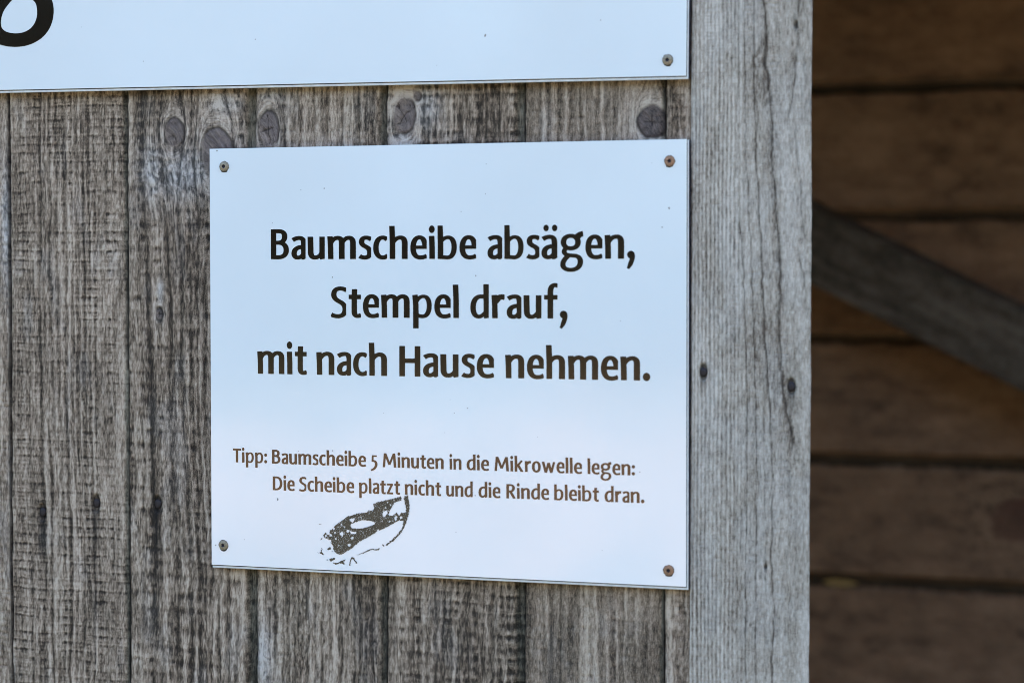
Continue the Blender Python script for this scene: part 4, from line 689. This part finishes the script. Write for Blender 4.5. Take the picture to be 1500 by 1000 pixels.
def lettering(root, words, unit, y=-.00012):
    """one printed line: words = (text, left px, right px, baseline px at the left)"""
    pl = np.array([at(a, b, 0) for _, a, _, b in words])
    if len(words) > 1:
        k, c = np.polyfit(pl[:, 0], pl[:, 2], 1)
    else: k, c = 0.0, pl[0, 2]
    co = []; fa = []
    for (t, xl_, xr_, by) in words:
        v, f, wd = word_mesh(t)
        X0 = at(xl_, by, 0)[0]; X1 = at(xr_, by, 0)[0]
        base = len(co)
        for a, b in v:
            X_ = X0+a/wd*(X1-X0); co.append((X_, y, k*X_+c+b*unit))
        fa += [tuple(base+i for i in tri) for tri in f]
    me = mesh_from("lettering", co, fa)
    return link_mesh("lettering", me, INK, root)

SW, SH, SROT = .35, .2966, R(.10)
sign = empty("sign", (SW/2, 0, Z0-SH), "smaller white sign with five lines of dark lettering and a smudged stamp print", "sign")
build_sign(sign, 0, SW+.0012, Z0-SH-.0006, Z0, SROT, (0, Z0))
UB = (at(400, 379.6)[2]*-1+at(400, 336)[2])/218.0
US = (at(400, 678.2)[2]*-1+at(400, 658.0)[2])/218.0
lettering(sign, [("Baumscheibe", 397, 697.6, 379.6), ("absägen,", 714.2, 930.2, 379.2)], UB)
lettering(sign, [("Stempel", 484.8, 672.3, 464.8), ("drauf,", 689, 831.4, 465.8)], UB)
lettering(sign, [("mit", 377, 449.4, 546.8), ("nach", 463.4, 567, 548.7), ("Hause", 585, 723.6, 551), ("nehmen.", 740, 952.6, 553.4)], UB)
lettering(sign, [("Tipp:", 341.3, 391.3, 676.6), ("Baumscheibe", 398.6, 536, 678.3), ("5", 543, 553, 683.2), ("Minuten", 560.7, 650, 684), ("in", 658.5, 676, 687), ("die", 683.7, 716.2, 688), ("Mikrowelle", 724.4, 852.5, 689.3), ("legen:", 860.5, 930.2, 693.7)], US)
lettering(sign, [("Die", 399.7, 431.6, 717.4), ("Scheibe", 438.3, 518.7, 718.9), ("platzt", 525.7, 586, 721.8), ("nicht", 592.9, 646.2, 724), ("und", 653.6, 692.5, 726), ("die", 701, 733, 727.8), ("Rinde", 741.8, 804.2, 729.3), ("bleibt", 811.8, 877.3, 732), ("dran.", 885.7, 944, 734.6)], US)
screw(sign, 328.5, 244, BRASS, .0); screw(sign, 981, 236, RUST, .0, "rusty orange screw at the upper right corner")
screw(sign, 327.5, 798, BRASS, .0); screw(sign, 979.5, 835, RUST, .0, "rusty orange screw at the lower right corner")

# worn stamp print: traced outline, holes and crumbs, on a fine grid with missing specks of ink
SB = [(770,180),(830,165),(1000,125),(1095,100),(1112,120),(1105,155),(1075,150),(1030,165),(990,220),(960,280),(950,325),(990,335),(1050,290),(1080,335),(1110,295),(1160,290),(1165,240),(1150,180),(1140,120),(1145,95),(1190,78),(1200,150),(1207,220),(1200,310),(1180,370),(1160,440),(1110,530),(1050,600),(990,655),(920,700),(915,685),(985,632),(1040,580),(1095,515),(1125,450),(1135,395),(1090,388),(1050,405),(960,455),(850,510),(780,545),(700,590),(600,650),(530,700),(500,735),(440,765),(390,800),(335,803),(285,765),(275,700),(250,670),(215,620),(160,595),(155,570),(180,535),(205,555),(230,570),(232,515),(270,490),(285,465),(330,430),(400,380),(440,345),(520,325),(560,305),(640,295),(690,290),(710,270),(760,265),(772,230)]
SHL = [[(485,460),(500,430),(560,405),(640,385),(720,390),(780,415),(785,440),(730,455),(640,485),(560,490),(500,480)], [(470,375),(540,360),(535,395),(510,420)], [(870,320),(885,285),(935,255),(940,300),(900,355)], [(1020,345),(1045,330),(1065,355),(1030,400)], [(480,520),(555,530),(555,550),(490,560)]]
SC = [(380,553,24),(455,520,16),(510,605,17),(468,690,18),(305,615,14),(825,510,16),(375,440,12),(300,540,14),(245,570,15),(285,490,12),(913,238,10),(975,205,10),(965,400,9),(1105,355,16),(240,640,16),(190,575,12),(340,475,9),(410,470,9),(875,395,9),(940,170,9),(1015,140,9)]
SX = [[(230,860),(300,845),(295,865),(240,890)], [(275,905),(330,905),(380,880),(430,865),(400,890),(415,930),(370,910),(330,920),(305,935)], [(495,840),(520,835),(560,890),(580,920),(545,900),(515,855),(490,880),(480,945),(470,940),(480,880)], [(525,815),(600,795),(640,785),(700,750),(750,735),(800,745),(840,730),(842,742),(800,755),(745,748),(700,765),(640,795),(560,808)], [(870,680),(900,690),(900,712),(880,705)], [(100,430),(140,430),(115,442)], [(118,638),(130,605),(142,605)], [(200,740),(235,710),(250,740),(220,755)], [(252,758),(275,765),(268,774)], [(85,780),(110,785),(128,765),(132,722),(140,725),(135,772),(155,800),(150,808),(128,800)], [(192,865),(206,860),(216,872),(200,876)]]
def inpoly(px_, py_, poly):
    c = np.zeros(px_.shape, bool); n = len(poly)
    for i in range(n):
        (x1, y1), (x2, y2) = poly[i], poly[i-1]
        if y1 == y2: continue
        c ^= ((y1 > py_) != (y2 > py_)) & (px_ < (x2-x1)*(py_-y1)/(y2-y1)+x1)
    return c
STEP = 4.0
sx, sy = np.meshgrid(np.arange(70, 1230, STEP), np.arange(60, 970, STEP))
jx = sx+9*(fbm(sx/14, sy/14, 3)-.5)*2; jy = sy+9*(fbm(sx/14, sy/14, 4)-.5)*2
m_ = inpoly(jx, jy, SB)
for h_ in SHL: m_ &= ~inpoly(jx, jy, h_)
for (cx, cy, cr_) in SC: m_ &= ~(np.hypot(jx-cx, jy-cy) < cr_)
sp_ = fbm(sx/7, sy/7, 8)
m_ &= sp_ < .70+.16*(noise(sx/90, sy/90, 9)-.5)
for h_ in SX: m_ |= inpoly(jx, jy, h_)
jj, ii = np.nonzero(m_)
nxg = sx.shape[1]+1
gx2, gy2 = np.meshgrid(np.arange(sx.shape[1]+1), np.arange(sx.shape[0]+1))
upx = 455+(70+(gx2-.5)*STEP)/8.333; upy = 715+(60+(gy2-.5)*STEP)/8.333
d_ = fwd[None, None]+((upx-750)/FPX)[..., None]*rgt-((upy-500)/FPX)[..., None]*upv
ys_ = -.00022
sv = CAM+d_*((ys_-CAM[1])/d_[..., 1])[..., None]
sf = np.stack([jj*nxg+ii, (jj+1)*nxg+ii, (jj+1)*nxg+ii+1, jj*nxg+ii+1], -1)
used = np.unique(sf); rem = np.full(nxg*(sx.shape[0]+1), -1); rem[used] = np.arange(len(used))
link_mesh("stamp_print", mesh_from("stamp_print", sv.reshape(-1, 3)[used], rem[sf].astype(np.int32)), STAMP, sign)

# specks of dirt on both signs
SPECK = flat_mat("grey_speck", (.28, .26, .24), .8, .3)
def specks(root, lst):
    for (px, py, r_, e_) in lst:
        v = []; f = []
        p = at(px, py, 0); b = len(v); n = 9
        for k in range(n):
            a = 2*math.pi*k/n; w = r_*(.7+.6*_h(k, int(px), int(py)))
            v.append((p[0]+w*math.cos(a), -.0001, p[2]+w*e_*math.sin(a)))
        f.append(tuple(range(b, b+n)))
        link_mesh("dirt_speck", mesh_from("dirt_speck", v, f), SPECK, root)
rs = np.random.RandomState(4)
lst = [(487, 406, .0004, 1.3), (597, 437, .0005, 1), (475, 276, .0005, 1), (407, 731, .0006, 1.4), (316, 798, .0005, 1), (980, 305, .0006, 1.2), (970, 333, .0005, 1), (697, 404, .0005, 1), (318, 221, .0007, .8)]
lst += [(330+640*rs.rand(), 235+580*rs.rand(), .0002+.00025*rs.rand(), 1) for k in range(26)]
specks(sign, lst)

# upper sign: only its lower right part stands in the picture
ua, ub = at(0, 136.5, 0), at(1008, 116, 0)
UROT = math.atan2(ub[2]-ua[2], ub[0]-ua[0])
UW, UH = .92, .46
usign = empty("sign", (ub[0]-UW/2, 0, ub[2]), "white sign above the smaller one, showing part of one huge dark letter", "sign")
build_sign(usign, ub[0]-UW, ub[0], ub[2], ub[2]+UH, UROT, (ub[0], ub[2]))
v, t = CACHE['g']
go = at(78, 2, 0); gu = (at(20, 47, 0)[2]*-1+at(20, 3, 0)[2])/61.0*.985
gxs = (at(57, 25, 0)[0]-at(5, 25, 0)[0])/78.0
co = [(go[0]+(a-150)*gxs, -.00012, go[2]+b*gu) for a, b in v]
link_mesh("lettering", mesh_from("lettering", co, t), INK, usign)
screw(usign, 978, 88, BRASS, .0, "brownish screw with a chipped rim of coating")
for px_, py_ in ((-700, 100), (-700, -700), (1000, -690)):
    screw(usign, px_, py_, BRASS, .0)
specks(usign, [(711, 52, .0007, 1.5), (210, 90, .0004, 1), (374, 58, .0004, 1), (640, 96, .0003, 1), (880, 30, .0004, 1), (120, 40, .0003, 1)])

# ---------------------------------------------------------------- shed behind the opening
YB = 1.70
back = empty("plank_wall", (.5, YB, 0), "dim brown wall of horizontal boards seen blurred inside the dark shed", "wall")
zz = [at(1300, py, YB)[2] for py in (1030, 852, 674, 495, 315, 126, -60)]
zz = [a+.009 for a in zz]; step_ = zz[1]-zz[0]
zl = [zz[0]-step_*k for k in range(8, 0, -1)]+zz+[zz[-1]+step_*k for k in range(1, 5)]
zl = [a for a in zl if -.02 < a < HT]
XS = np.arange(-.9, 1.92, .004)
for k in range(len(zl)-1):
    z_lo, z_hi = zl[k], zl[k+1]
    kp = []
    pk = at(1492, 762, YB)
    if z_lo < pk[2] < z_hi: kp = [((pk[2]-z_lo)*MM, (pk[0]+.9)*MM, 30, 42, 'star')]
    dark = at(1300, 600, YB)[2] > z_hi-.02
    board("plank", back, INNER, (-.9, YB, z_lo), (0, 0, 1), (1, 0, 0), (0, -1, 0), z_hi-z_lo+.006, XS+.9,
          dict(seed=200+k*3, base=.52 if not dark else .5, fine=.14, mid=.14, broad=.14, blot=.34, spk=.1, saw=(9, .05, 0), lip=24, lipd=15, lip_shade=.8, sil=(.08 if dark else -.1), moss=.05,  # shadow of the gaps is painted dark on the lip faces
               knots=kp, swirl=.9, thick=.010), .003)
def seg_board(name, root, mat, a, b, wd, y, P):
    a = np.array(a); b = np.array(b); V = (b-a)/np.linalg.norm(b-a); U = np.array([V[2], 0, -V[0]])*-1
    return board(name, root, mat, a-U*wd/2, U, V, (0, -1, 0), wd, np.arange(0, np.linalg.norm(b-a), .004), P, .003)
YD = 1.53
a_, b_ = at(1190, 362, YD), at(1500, 517, YD); dv = b_-a_
brace = empty("diagonal_brace", tuple(a_), "greyish diagonal brace board sloping down across the dim boards inside the shed", "brace")
wdir = dv/np.linalg.norm(dv)
pt, pb_ = at(1345, 385, YD), at(1345, 497, YD)
wid = abs((pt-pb_)[2])*wdir[0]
seg_board("board", brace, BEAM, a_-wdir*.95, b_+wdir*1.45, wid, YD,
          dict(seed=301, base=.5, sil=.2, fine=.2, mid=.2, broad=.3, spk=.1, blot=.4, saw=(8, .15, 0), moss=.12, thick=.16, round=6, seam=0))
# solid yellow piece standing in for light through a gap in the inner boards
pc = at(1231, 853, YB-.004)
sl = np.array([(-.026, 0, .001), (-.010, -.002, .0050), (.012, -.002, .0040), (.027, 0, .0), (.010, -.003, -.0042), (-.014, -.003, -.0034)])
slv = np.concatenate([sl, sl+np.array([0, .003, 0])])+pc
slf = [(5, 4, 3, 2, 1, 0), (6, 7, 8, 9, 10, 11)]+[(k, (k+1) % 6, 6+(k+1) % 6, 6+k) for k in range(6)]
spl = link_mesh("light_chink", mesh_from("light_chink", slv, slf), flat_mat("chink_light_yellow", (.42, .28, .10), .7, .3, 0, .2, 60), back)

fv, ff = box(xl, 1.93, .03, YB, -.30, .30)
fv = [(x_, y_, .012) for x_, y_, z_ in fv[:4]]
tag(link_mesh("floor", mesh_from("floor", fv, [(0, 1, 3, 2)]), flat_mat("dark_earth", (.035, .027, .02), .95, .2, 0, .4, 12)), kind="structure")

# sides, roof and far jamb: outside the picture, they keep the shed dark inside
def wall_box(name, dims, label, cat):
    v, f = box(*dims); me = mesh_from(name, v, f)
    n = len(me.vertices)
    a1 = me.attributes.new("tone", 'FLOAT', 'POINT'); a1.data.foreach_set("value", np.full(n, .5, np.float32))
    c_ = np.array([w_.co[:] for w_ in me.vertices])*MM
    a3 = me.attributes.new("grain", 'FLOAT_VECTOR', 'POINT'); a3.data.foreach_set("vector", (c_*np.array([.1, 1, .05])).astype(np.float32).ravel())
    return tag(link_mesh(name, me, INNER), label, cat)
xw = xl
wall_box("side_wall", (xw-.03, xw-.001, .03, YB+.05, 0, 2.2), "brown side wall closing the shed on the left", "wall")
wall_box("side_wall", (1.93, 1.96, -.01, YB+.05, 0, 2.2), "brown side wall closing the shed on the right beyond the opening", "wall")
wall_box("shed_roof", (xw-.3, 2.2, -.06, YB+.35, 2.205, 2.25), "flat brown board roof over the shed", "roof")
